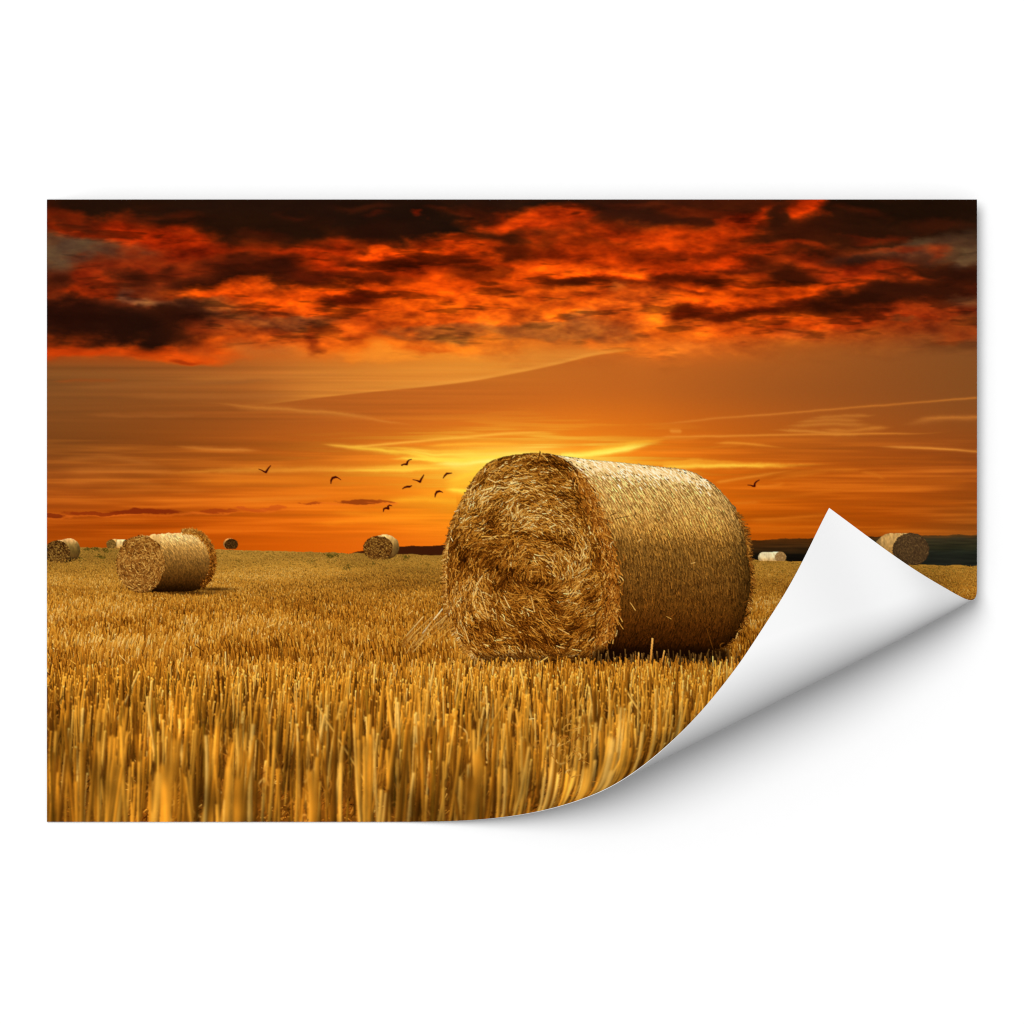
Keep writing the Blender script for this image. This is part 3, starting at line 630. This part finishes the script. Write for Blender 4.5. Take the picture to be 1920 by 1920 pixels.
# ------------------------------------------------------------------ whole picture
def paint():
    Xc = (X0 + (np.arange(CW) + .5) / KX)[None, :]
    Yc = (Y0 + (np.arange(CH) + .5) / KY)[:, None]
    img = np.zeros((CH, CW, 3), np.float32)
    sky = paint_sky()
    hs = sky.shape[0] * 2
    img[:hs] = np.repeat(np.repeat(sky, 2, 0), 2, 1)
    lab = np.zeros((CH, CW), np.uint8)               # 0 sky
    names = {0: 'sky', 1: 'field'}

    # birds
    for k, b in enumerate(BIRDS):
        (j0, j1, i0, i1), al = bird_mask(b, Xc, Yc)
        mix(img[j0:j1, i0:i1], (62, 5, 4), al)
        lab[j0:j1, i0:i1][al > .3] = 40 + k

    # far hills
    n1 = fbm(1, CW, 3, 14, 4)[0]
    t1 = np.interp(Xc[0], [655, 672, 700, 740, 790, 850], [1038, 1034.5, 1029.5, 1025.5, 1024, 1022.5]) + .5 * n1
    m = (Yc > t1) & (Xc > 655) & (Xc < 900) & (Yc < 1060)
    mix(img, (58, 24, 8), m * 1.0)
    lab[m] = 2
    lab[m & (Xc < 712)] = 4
    t2 = np.interp(Xc[0], [1380, 1405, 1440, 1480, 1520, 1600, 1700, 1760, 1832], [1016, 1014, 1013, 1009.5, 1010, 1007, 1006, 1004, 1002.5]) + .6 * n1
    m = (Yc > t2) & (Xc > 1380) & (Yc < 1075)
    tt = np.clip((Yc - t2) / 45, 0, 1)
    tex = fbm(CH, CW // 4, 3, 12, 3)[:, :]
    tex = np.repeat(tex, 4, 1)[:, :CW]
    ca = ramp(tt, [(0, (78, 42, 12)), (.35, (56, 34, 14)), (.62, (38, 26, 12)), (.66, (20, 16, 10)), (1, (16, 12, 8))])
    cb = ramp(tt, [(0, (88, 54, 22)), (.15, (54, 46, 28)), (.55, (42, 40, 24)), (.7, (34, 36, 26)), (1, (30, 31, 24))])
    kx = sstep(1560, 1700, Xc + 0 * Yc)[..., None]
    hc = (ca * (1 - kx) + cb * kx) * (1 + .12 * tex[..., None])
    img[m] = hc[m]
    lab[m] = 3

    # ground of the field
    hz = horizon(Xc[0]) + .7 * n1
    m = Yc > hz
    gx = ramp(np.clip((Yc[:, 0] - 1027) / 514, 0, 1), [(0, (158, 116, 48)), (.06, (170, 122, 46)), (.14, (176, 118, 40)), (.3, (138, 84, 24)), (.5, (112, 66, 17)), (1, (104, 60, 14))])
    low = fbm(NY, NX, 14, 90, 4)
    low2 = np.repeat(np.repeat(low, 2, 0), 2, 1)
    fg = gx[:, None, :] * (1 + .07 * low2[..., None])
    img[m] = fg[m]
    lab[m] = 1
    # low weeds on the far ground
    N = 2600
    x = rng.uniform(X0, X0 + PW, N)
    y = horizon(x) + np.abs(rng.normal(0, 26, N)) + 1.5
    c = ramp(rng.random(N), [(0, (112, 84, 26)), (1, (150, 112, 44))])
    strokes(img, x, y, x + rng.uniform(1, 5, N), y - rng.uniform(-.3, .5, N), rng.uniform(.7, 1.6, N), c, c)
    field_batch(img, 1027, 1052, .9, low)
    for (x, y) in [(617, 1043), (625, 1043), (650, 1068), (655, 1064), (760, 1046), (583, 1054), (700, 1058), (190, 1045), (150, 1050), (345, 1052), (180, 1031), (165, 1031), (200, 1033)]:
        N = 26
        a, b = rng.normal(x, 4, N), rng.normal(y, 1.6, N)
        c = np.array([[96, 76, 24]]) * rng.uniform(.7, 1.2, (N, 1))
        strokes(img, a, b, a + rng.normal(0, 2, N), b - rng.uniform(1, 3, N), rng.uniform(.8, 1.6, N), c, c)

    bales = {}

    def put(key, res):
        bales[key] = res

    T1 = [(0, (246, 190, 122)), (.1, (228, 178, 108)), (.25, (160, 126, 66)), (.5, (116, 88, 40)), (.75, (96, 68, 30)), (.92, (40, 28, 14)), (1, (20, 12, 6))]
    put(20, small_bale(img, Xc, Yc, (107, 1036), (24, 22), (131, 1032), (20, 22), 1055, [(50, 26, 10), (112, 74, 30), (186, 140, 62)], T1, 1.0))
    put(21, small_bale(img, Xc, Yc, (209, 1021), (9, 9), (218, 1020), (9, 9), 1028, [(92, 66, 26), (134, 98, 44), (176, 130, 62)], [(0, (240, 186, 110)), (.4, (200, 150, 80)), (1, (150, 104, 48))]))
    put(22, small_bale(img, Xc, Yc, (238, 1021), (8, 9), (222, 1021), (4, 9), 1028, [(70, 40, 14), (110, 72, 28), (170, 120, 60)], [(0, (255, 226, 160)), (.5, (240, 200, 128)), (1, (206, 152, 76))], side=-1))
    put(23, small_bale(img, Xc, Yc, (434, 1021.5), (12.5, 10.5), (431, 1020.5), (12, 11), 1029.5, [(50, 28, 10), (74, 46, 18), (112, 78, 32)], [(0, (236, 160, 84)), (.3, (216, 150, 78)), (1, (170, 112, 50))], side=-1))
    put(24, small_bale(img, Xc, Yc, (709, 1028), (27.5, 22.5), (722, 1026), (27, 23.5), 1048, [(62, 32, 12), (118, 74, 26), (198, 148, 66)], [(0, (252, 214, 140)), (.15, (226, 180, 106)), (.4, (158, 122, 64)), (.75, (120, 88, 44)), (1, (70, 44, 18))], 1.1))
    put(25, small_bale(img, Xc, Yc, (1464, 1045), (10.5, 10), (1432, 1046), (10, 10.5), 1052, [(150, 112, 64), (176, 134, 80), (206, 164, 104)], [(0, (255, 240, 196)), (.6, (250, 226, 172)), (1, (226, 180, 112))], .4, side=-1))
    put(26, small_bale(img, Xc, Yc, (1708, 1031), (34, 31), (1674, 1030), (34, 30), 1059, [(70, 50, 30), (92, 67, 40), (126, 94, 54)], [(0, (222, 176, 106)), (.3, (214, 168, 100)), (.6, (196, 146, 78)), (1, (150, 98, 40))], .8, side=-1))
    field_batch(img, 1049, 1062, .85, low)
    field_batch(img, 1062, 1120, 1.0, low)

    # second large bale, with a ragged far end
    TD = [(0, (250, 208, 138)), (.1, (236, 188, 112)), (.22, (198, 146, 72)), (.42, (142, 98, 42)), (.62, (106, 68, 24)), (.8, (70, 40, 12)), (.93, (32, 16, 5)), (1, (14, 7, 3))]
    fr2, wr2 = small_bale(img, Xc, Yc, (264.5, 1058), (45, 53), (355, 1053), (46, 56), 1113, [(66, 32, 10), (150, 92, 32), (226, 172, 86)], TD, 1.25, 1.4)
    put(27, (fr2, wr2))
    N = 2600                                        # straw over its wrapped side
    x = rng.uniform(300, 400, N)
    y = rng.uniform(1002, 1106, N)
    j0, j1, i0, i1, m2 = wr2
    jj, ii = ((y - Y0) * KY).astype(int) - j0, ((x - X0) * KX).astype(int) - i0
    ok = (jj >= 0) & (jj < m2.shape[0]) & (ii >= 0) & (ii < m2.shape[1])
    ok[ok] = m2[jj[ok], ii[ok]]
    x, y = x[ok], y[ok]
    n = len(x)
    c = np.clip(ramp(np.clip((y - 1000) / 112, 0, 1), TD) * rng.uniform(.72, 1.22, (n, 1)), 0, 255)
    L = rng.uniform(2, 6, n)
    sl = np.interp(y, [1005, 1050, 1110], [.8, .1, -.5]) + rng.normal(0, .3, n)
    strokes(img, x, y, x + sl * L, y + L, rng.uniform(.8, 1.3, n), c * .9, c)
    # its far rim of loose straw
    N = 5200
    ph = rng.uniform(-1.85, 1.0, N)
    rr = rng.uniform(.8, 1.03, N) + rng.normal(0, .015, N)
    x = 354 + 48 * rr * np.cos(ph)
    y = 1052 + 57 * rr * np.sin(ph)
    ok = (rr > np.interp(ph, [-1.95, -1.3, -.6, .5, 1.25], [.97, .88, .88, .9, .93])) & (y < 1104)
    x, y, ph, rr = x[ok], y[ok], ph[ok], rr[ok]
    n = len(x)
    an = ph + 1.57 + rng.normal(0, 1.0, n)
    L = rng.uniform(2, 5.5, n)
    v = np.clip(rng.normal(.52, .17, n) - np.interp(ph, [-1.9, -1, 0, 1.2], [0, .05, .2, .36]) - .14 * (rr < .87), 0, 1)
    c = ramp(v, STRAW) * np.array([[1, .94, .8]])
    strokes(img, x, y, x + np.cos(an) * L, y + np.sin(an) * L, rng.uniform(.8, 1.3, n), c * .75, c)
    # cast dark strip on its right
    mm = np.exp(-((Xc - 402) / 36) ** 2 - ((Yc - 1105) / 3.2) ** 2) * .8 * (Xc > 330)
    mix(img, (44, 24, 6), mm)
    mm = np.exp(-((Xc - 350) / 56) ** 2 - ((Yc - 1112) / 4) ** 2) * .75
    mix(img, (40, 20, 5), mm)
    field_batch(img, 1120, 1256, 1.0, low)

    # fallen straw left of the large bale
    N = 46
    x = rng.uniform(752, 850, N)
    y = 1215 - (x - 752) * .52 + rng.normal(0, 12, N)
    an = rng.normal(-.85, .16, N)
    L = rng.uniform(18, 60, N)
    c = ramp(np.clip(rng.normal(.62, .14, N), 0, 1), STRAW)
    strokes(img, x, y, x + np.cos(an) * L, y + np.sin(an) * L, rng.uniform(1, 1.7, N), c * .8, c)

    face, wrap = big_bale(img, Xc, Yc)
    mm = np.exp(-(np.maximum(np.abs(Xc - 1240) - 118, 0) / 10) ** 2) * sstep(1205, 1228, Yc) * (1 - sstep(1244, 1256, Yc))
    mix(img, (24, 11, 3), mm * .9)
    # stubble in front of its foot
    N = 210
    x = rng.uniform(1105, 1395, N)
    y = rng.uniform(1246, 1262, N)
    h = rng.uniform(10, 32, N)
    c = ramp(rng.random(N), [(0, (70, 44, 16)), (1, (140, 98, 46))])
    strokes(img, x, y, x + rng.normal(0, .14, N) * h, y - h, rng.uniform(1.2, 2.2, N), c * .5, c)
    xs = np.array([1219., 1196, 1240]); ys = np.array([1250., 1252, 1250])
    strokes(img, xs, ys, xs + np.array([5., 2, 6]), ys - np.array([53., 28, 30]), np.array([3.4, 2.4, 2.2]), np.tile([[190., 120, 40]], (3, 1)), np.tile([[236., 170, 84]], (3, 1)))
    mm = np.exp(-(np.maximum(np.abs(Xc - 1000) - 96, 0) / 12) ** 2) * sstep(1216, 1240, Yc) * (1 - sstep(1250, 1262, Yc))
    mix(img, (40, 19, 5), mm * .62)
    field_batch(img, 1266, 1304, 1.0, low)

    # litter between the near stalks
    N = 9000
    x = rng.uniform(X0, X0 + PW, N)
    y = np.sort(rng.uniform(1285, 1545, N))
    an = rng.uniform(-1.5, .4, N)
    L = rng.uniform(5, 16, N)
    v = np.clip(rng.normal(.36, .2, N), 0, .9)
    c = ramp(v, STRAW) * np.array([[1, .92, .7]])
    strokes(img, x, y, x + np.cos(an) * L, y + np.sin(an) * L, rng.uniform(1, 2.6, N), c * .8, c)

    # near stalks, printed out of focus
    def stalks(N, yb0, yb1, h0, h1, w0, w1, sig, vmean, lean_s, vs=.15):
        L = np.zeros((CH, CW, 4), np.float32)
        x = rng.uniform(X0 - 20, X0 + PW + 20, N)
        y = np.sort(rng.uniform(yb0, yb1, N))
        h = rng.uniform(h0, h1, N)
        ln = rng.normal(.035, lean_s, N)
        ln = np.where(rng.random(N) < .04, rng.normal(0, .3, N), ln)
        gx_ = np.interp(x, [88, 300, 700, 1000, 1300], [-.13, -.07, -.02, .03, .05])
        v = np.clip(rng.normal(vmean, vs, N) + gx_, .03, .86)
        pal = [(0, (72, 36, 7)), (.22, (126, 74, 16)), (.42, (174, 107, 24)), (.58, (212, 140, 40)), (.74, (232, 164, 58)), (.9, (242, 190, 98)), (1, (246, 208, 136))]
        c1 = ramp(v, pal)
        gr = ((rng.random(N) < .05) & (x < 900) & (v < .6))[:, None]
        c1 = np.where(gr, c1 * np.array([[.82, .88, .9]]), c1)
        c0 = c1 * rng.uniform(.42, .85, (N, 1))
        strokes(L, x, y, x + ln * h, y - h, rng.uniform(w0, w1, N), c0, c1, bend=rng.normal(0, 1.8, N), edge=-.36, wt=.8)
        if sig < 1.2:
            tw = (w0 + w1) * .42
            tx, ty = x + ln * h, y - h
            tc = np.clip(c1 * 1.08 + 6, 0, 246)
            strokes(L, tx, ty + 2.5, tx, ty - .5, np.full(N, tw), tc, tc)
        y0 = int(max(0, (yb0 - h1 - 30 - Y0) * KY))
        S = L[y0:]
        a = S[..., 3:4].copy()
        S[..., :3] *= a
        S = blur(S, sig * KY / RES)
        # grounds fade in softly
        A = np.clip(S[..., 3:4], 0, 1)
        img[y0:] = img[y0:] * (1 - A) + S[..., :3]

    def gaps(N, ya, yb, sig):
        L = np.zeros((CH, CW, 4), np.float32)
        x = rng.uniform(X0 - 20, X0 + PW + 20, N)
        y = rng.uniform(ya, yb, N)
        h = rng.uniform(14, 60, N)
        c = np.array([[92, 52, 12]]) * rng.uniform(.55, 1.25, (N, 1))
        strokes(L, x, y, x + rng.normal(.03, .1, N) * h, y - h, rng.uniform(1.2, 4.2, N), c, c, bend=rng.normal(0, 2, N), wt=.4)
        # broken leaf blades
        M = N // 3
        x, y, an = rng.uniform(X0, X0 + PW, M), rng.uniform(ya, yb, M), rng.uniform(-2.6, -.5, M)
        h = rng.uniform(10, 34, M)
        c = ramp(np.clip(rng.normal(.55, .2, M), 0, 1), STRAW) * np.array([[1, .9, .66]])
        strokes(L, x, y, x + np.cos(an) * h, y + np.sin(an) * h, rng.uniform(1.6, 5, M), c * .8, c, bend=rng.normal(0, 5, M), wt=.2)
        y0 = int((ya - 120 - Y0) * KY)
        S = L[y0:]
        S = blur(S, sig * KY / RES)
        img[y0:] = img[y0:] * (1 - np.clip(S[..., 3:4], 0, 1)) + S[..., :3]

    stalks(2300, 1296, 1345, 28, 62, 1.6, 2.8, .3, .56, .09, .2)
    gaps(1500, 1310, 1380, .4)
    stalks(1500, 1335, 1400, 50, 105, 2.0, 4.0, .45, .55, .08, .21)
    gaps(1300, 1330, 1440, .7)
    stalks(820, 1390, 1470, 80, 150, 2.4, 4.8, .75, .56, .07, .21)
    gaps(900, 1380, 1500, 1.0)
    stalks(560, 1460, 1560, 100, 200, 2.8, 6.0, 1.15, .56, .06, .21)
    gaps(460, 1430, 1545, 1.4)
    stalks(260, 1540, 1640, 120, 250, 4.0, 8.5, 1.7, .58, .055, .2)
    stalks(16, 1600, 1680, 170, 230, 12, 18, 4.0, .6, .05)
    clump = fbm(NY, NX, 46, 30, 3)
    clump = np.repeat(np.repeat(clump, 2, 0), 2, 1) * sstep(1270, 1380, Yc)
    img *= np.clip(1 + .13 * clump, .6, 1.3)[..., None]
    N = 70                                            # broken straw among the stalks near the middle
    x = rng.normal(1062, 22, N)
    y = rng.normal(1396, 34, N)
    c = ramp(np.clip(rng.normal(.66, .14, N), 0, 1), STRAW) * np.array([[1, .93, .74]])
    an = rng.normal(-.9, .8, N)
    L = rng.uniform(6, 20, N)
    strokes(img, x, y, x + np.cos(an) * L, y + np.sin(an) * L, rng.uniform(1.4, 2.8, N), c * .8, c, bend=rng.normal(0, 2, N), wt=.4)

    for k, (f, w) in bales.items():
        for part, (j0, j1, i0, i1, m) in ((k, f), (k + 80, w)):
            lab[j0:j1, i0:i1][m] = part
    lab[face] = 30
    lab[wrap] = 110
    # reduce to the cells
    small = img.reshape(NY, 2, NX, 2, 3).mean((1, 3))
    sharp = small + .35 * (small - blur(small, .9))
    k = np.clip((horizon(X0 + (np.arange(NX) + .5) / NX * PW)[None, :] - (Y0 + (np.arange(NY) + .5) / NY * PH)[:, None]) / 2 + .5, 0, 1)
    bm = ((lab[::2, ::2] >= 20) & ((lab[::2, ::2] < 40) | (lab[::2, ::2] > 90)))
    kk = (1 - k) * (1 - sstep(1280, 1330, (Y0 + (np.arange(NY) + .5) / NY * PH)[:, None]))
    kk = np.maximum(kk, bm)[..., None]
    small = small * (1 - kk) + sharp * kk
    yv = (Y0 + (np.arange(NY) + .5) / NY * PH)[:, None]
    kf = np.maximum((1 - k), bm)[..., None]
    small = small + kf * .05 * (small - 105)
    small += rng.normal(0, 1.3, small.shape)
    return np.clip(small, 1, 254).astype(np.float32), lab[::2, ::2].copy()


# ==== BLENDER
import bpy

scene = bpy.context.scene
COL = scene.collection
MM = 0.001
CX, CY_ = 960.0, 960.0                 # the middle of the view, in the sheet's millimetres
CAM_D = 9000.0                         # camera to wall


def tag(o, label=None, cat=None, group=None, kind=None):
    for k, v in (('label', label), ('category', cat), ('group', group), ('kind', kind)):
        if v:
            o[k] = v
    return o


# ---- materials
def base_mat(name):
    m = bpy.data.materials.new(name)
    m.use_nodes = True
    b = m.node_tree.nodes['Principled BSDF']
    return m, m.node_tree, b


def print_material():
    m, nt, b = base_mat('printed_paper')
    a = nt.nodes.new('ShaderNodeVertexColor')
    a.layer_name = 'ink'
    # a trace of paper fibre in the ink
    tc = nt.nodes.new('ShaderNodeTexCoord')
    n = nt.nodes.new('ShaderNodeTexNoise')
    n.inputs['Scale'].default_value = 420
    n.inputs['Detail'].default_value = 2
    mr = nt.nodes.new('ShaderNodeMapRange')
    mr.inputs['To Min'].default_value = .975
    mr.inputs['To Max'].default_value = 1.025
    mx = nt.nodes.new('ShaderNodeMix')
    mx.data_type = 'RGBA'
    mx.blend_type = 'MULTIPLY'
    mx.inputs[0].default_value = 1
    nt.links.new(tc.outputs['Object'], n.inputs['Vector'])
    nt.links.new(n.outputs['Fac'], mr.inputs['Value'])
    nt.links.new(a.outputs['Color'], mx.inputs[6])
    nt.links.new(mr.outputs['Result'], mx.inputs[7])
    nt.links.new(mx.outputs[2], b.inputs['Base Color'])
    b.inputs['Roughness'].default_value = .75
    b.inputs['Specular IOR Level'].default_value = 0
    return m


def white_material(name, v, bump=.0, scale=300):
    m, nt, b = base_mat(name)
    tc = nt.nodes.new('ShaderNodeTexCoord')
    n = nt.nodes.new('ShaderNodeTexNoise')
    n.inputs['Scale'].default_value = scale
    n.inputs['Detail'].default_value = 3
    r = nt.nodes.new('ShaderNodeMapRange')
    r.inputs['To Min'].default_value = v - .006
    r.inputs['To Max'].default_value = v + .006
    nt.links.new(tc.outputs['Object'], n.inputs['Vector'])
    nt.links.new(n.outputs['Fac'], r.inputs['Value'])
    nt.links.new(r.outputs['Result'], b.inputs['Base Color'])
    b.inputs['Roughness'].default_value = .8
    b.inputs['Specular IOR Level'].default_value = 0
    return m


# ---- shape of the sheet: flat on the wall, its lower right corner rolled up and over
NV = np.array([0.4264, 0.9045])        # across the roll, towards the corner
AV = np.array([0.9045, -0.4264])       # along the roll
T_R = [-900, 591, 737, 850, 904, 1000, 1084, 1123, 1150, 1175, 1200, 1600]
R_T = [121, 121, 120, 110, 101, 78, 68, 52, 36, 22, 16, 16]
T_S = [-900, 411, 431, 530, 628, 775, 872, 1019, 1161, 1200, 1600]
S_T = [1823, 1822.5, 1821, 1817, 1815, 1810.5, 1808.5, 1804, 1796, 1793, 1790]
_t = np.arange(-1200, 1900, 4.0)
_k = np.exp(-0.5 * (np.arange(-20, 21) / 6.0) ** 2)
_k /= _k.sum()
_rt = np.convolve(np.interp(_t, T_R, R_T), _k, 'same')
_st = np.convolve(np.interp(_t, T_S, S_T), _k, 'same')


def sheet(x, y):
    """flat sheet point (mm) -> place on the wall x, y and height above the wall (mm)"""
    s, t = x * NV[0] + y * NV[1], x * AV[0] + y * AV[1]
    r, S = np.interp(t, _t, _rt), np.interp(t, _t, _st)
    s0 = S - r
    d = np.maximum(s - s0, 0)
    th = d / r
    on = np.minimum(th, math.pi)
    back = np.maximum(d - math.pi * r, 0)
    ss = np.where(d > 0, s0 + r * np.sin(on) - back, s)
    h = r * (1 - np.cos(on)) + back * .06
    px, py = ss * NV[0] + t * AV[0], ss * NV[1] + t * AV[1]
    # the sheet stands a little off the wall along its top and right edges
    gap = 4.0 + np.maximum(32.0 * sstep(Y0 + 360, Y0, y) * sstep(X0 + 5, X0 + 110, x), 32.0 * sstep(X0 + PW - 420, X0 + PW, x))
    h = h + gap
    return px, py, h


def to_world(px, py, h):
    k = (CAM_D - h) / CAM_D
    return np.stack([(px - CX) * k * MM, -h * MM, (CY_ - py) * k * MM], -1)


def mesh_object(name, co, quads, mat, parent=None, col=None):
    me = bpy.data.meshes.new(name)
    me.vertices.add(len(co))
    me.vertices.foreach_set('co', co.astype(np.float32).ravel())
    nq = len(quads)
    me.loops.add(nq * 4)
    me.loops.foreach_set('vertex_index', quads.astype(np.int32).ravel())
    me.polygons.add(nq)
    me.polygons.foreach_set('loop_start', np.arange(0, nq * 4, 4, dtype=np.int32))
    me.polygons.foreach_set('use_smooth', np.ones(nq, bool))
    me.update(calc_edges=True)
    if col is not None:
        a = me.color_attributes.new('ink', 'FLOAT_COLOR', 'POINT')
        a.data.foreach_set('color', col.astype(np.float32).ravel())
    me.materials.append(mat)
    o = bpy.data.objects.new(name, me)
    COL.objects.link(o)
    if parent:
        o.parent = parent
    return o


WALL_V, PAPER_V = .90, .82
LIT = 1.14                             # how strongly the lamps light a white face here

# wall
wm = white_material('white_wall_paint', WALL_V, scale=60)
gx = np.linspace(-6, 6, 13)
V = np.array([(x, 0, z) for z in gx for x in gx])
Q = np.array([(j * 13 + i, j * 13 + i + 1, (j + 1) * 13 + i + 1, (j + 1) * 13 + i) for j in range(12) for i in range(12)])
wall = mesh_object('wall', V, Q, wm)
tag(wall, 'plain white wall behind the landscape print', 'wall', kind='structure')

# poster
poster = bpy.data.objects.new('poster', None)
poster.empty_display_size = .1
COL.objects.link(poster)
tag(poster, 'wide print of straw bales under an orange sunset, one corner curled up showing white', 'poster')

ink, lab = paint()
lin = np.where(ink <= 255 * .04045, ink / 255 / 12.92, ((ink / 255 + .055) / 1.055) ** 2.4) / LIT
# ink at the grid corners
p = np.pad(lin, ((1, 1), (1, 1), (0, 0)), mode='edge')
vc = (p[1:, 1:] + p[:-1, 1:] + p[1:, :-1] + p[:-1, :-1]) / 4
det = p[1:, 1:]
vc = np.clip(det * .55 + vc * .45, 0.0004, .9)
vc = np.concatenate([vc, np.ones(vc.shape[:2] + (1,))], -1).reshape(-1, 4)
uu, vv = np.meshgrid(X0 + np.arange(NX + 1) / NX * PW, Y0 + np.arange(NY + 1) / NY * PH)
co = to_world(*sheet(uu.ravel(), vv.ravel()))
idx = np.arange((NX + 1) * (NY + 1)).reshape(NY + 1, NX + 1)
quads = np.stack([idx[:-1, :-1], idx[1:, :-1], idx[1:, 1:], idx[:-1, 1:]], -1)
pm = print_material()


def printed(name, codes, parent, label=None, group=None):
    m = np.isin(lab, codes)
    if m.sum() < 2:
        return None
    q = quads[m]
    used, inv = np.unique(q.ravel(), return_inverse=True)
    o = mesh_object(name, co[used], inv.reshape(-1, 4), pm, parent, vc[used])
    return tag(o, label, group=group)


printed('printed_sky', [0], poster, 'orange sunset sky with dark red clouds across the upper half of the print')
printed('printed_field', [1], poster, 'golden stubble field across the lower half of the print')
printed('printed_hill', [2], poster, 'low dark hill on the horizon left of the largest bale')
printed('printed_hill', [4], poster, 'thin tail end of the low dark hill')
printed('printed_hill', [3], poster, 'long dark green hill on the horizon behind the curled corner')
for code, lb in [(30, 'largest straw bale, standing in the middle of the print'),
                 (27, 'second largest bale with a ragged tuft at its far rim'),
                 (20, 'small bale cut off by the left edge of the print'),
                 (21, 'tiny brown bale end on the skyline'),
                 (22, 'tiny pale bale half hidden by the ragged bale'),
                 (23, 'tiny dark bale alone on the skyline'),
                 (24, 'small bale in front of the low dark hill'),
                 (25, 'small cream coloured bale just right of the largest bale'),
                 (26, 'dark ended bale partly covered by the curled corner')]:
    b = printed('printed_hay_bale', [code], poster, lb, 'straw bales in the printed field')
    printed('net_wrapped_side', [code + 80], b)
for k in range(len(BIRDS)):
    printed('printed_bird', [40 + k], poster, None, 'birds in the printed sky')

# white back of the paper with its cut edge
bx_, by_ = 436, 292
uu, vv = np.meshgrid(X0 + np.arange(bx_ + 1) / bx_ * PW, Y0 + np.arange(by_ + 1) / by_ * PH)


def sheet3(u, v):
    px, py, h = sheet(u, v)
    return np.stack([px, py, h], -1)


u, v = uu.ravel(), vv.ravel()
P = sheet3(u, v)
e = .5
du, dv = sheet3(u + e, v) - sheet3(u - e, v), sheet3(u, v + e) - sheet3(u, v - e)
nrm = np.cross(du, dv)
nrm /= np.maximum(np.linalg.norm(nrm, axis=1, keepdims=True), 1e-9)
B = P - nrm * .9
n0 = len(P)
bi = np.arange(n0).reshape(by_ + 1, bx_ + 1)
bq = np.stack([bi[:-1, :-1], bi[:-1, 1:], bi[1:, 1:], bi[1:, :-1]], -1).reshape(-1, 4)
ring = np.concatenate([bi[0, :-1], bi[:-1, -1], bi[-1, :0:-1], bi[:0:-1, 0]])
F = P[ring] - nrm[ring] * .02
ri = n0 + np.arange(len(ring))
rb = n0 + len(ring) + np.arange(len(ring))
nx_ = np.roll(np.arange(len(ring)), -1)
rq = np.stack([ri, ri[nx_], rb[nx_], rb], -1)
allv = np.concatenate([B, F, B[ring]])
paper = white_material('white_paper_back', PAPER_V, scale=500)
back = mesh_object('paper_back', to_world(allv[:, 0], allv[:, 1], allv[:, 2]), np.concatenate([bq, rq]), paper, poster)
tag(back, 'blank white back of the print, seen on the curled corner')

# ---- light
world = bpy.data.worlds.new('World')
scene.world = world
world.use_nodes = True
bg = world.node_tree.nodes['Background']
bg.inputs['Color'].default_value = (1, 1, 1, 1)
bg.inputs['Strength'].default_value = .56


def lamp(name, loc, size, power, target=(0, 0, 0)):
    d = bpy.data.lights.new(name, 'AREA')
    d.shape = 'DISK'
    d.size = size
    d.energy = power
    o = bpy.data.objects.new(name, d)
    COL.objects.link(o)
    o.location = loc
    from mathutils import Vector
    o.rotation_euler = (Vector(target) - Vector(loc)).to_track_quat('-Z', 'Y').to_euler()
    return o


lamp('studio_softbox', (-6.0, -22.0, 7.2), 16.5, 4330)

# ---- camera
cam = bpy.data.cameras.new('camera')
cam.sensor_width = 36
cam.lens = 36 * CAM_D / 1920
cam.clip_end = 100
co_ = bpy.data.objects.new('camera', cam)
COL.objects.link(co_)
co_.location = (0, -CAM_D * MM, 0)
co_.rotation_euler = (math.pi / 2, 0, 0)
scene.camera = co_

scene.view_settings.view_transform = 'Standard'
scene.view_settings.look = 'None'
scene.view_settings.exposure = 0
scene.view_settings.gamma = 1
scene.view_settings.use_curve_mapping = False
scene.render.engine = 'CYCLES'
scene.cycles.max_bounces = 4
scene.cycles.diffuse_bounces = 0
scene.cycles.filter_width = 1.15
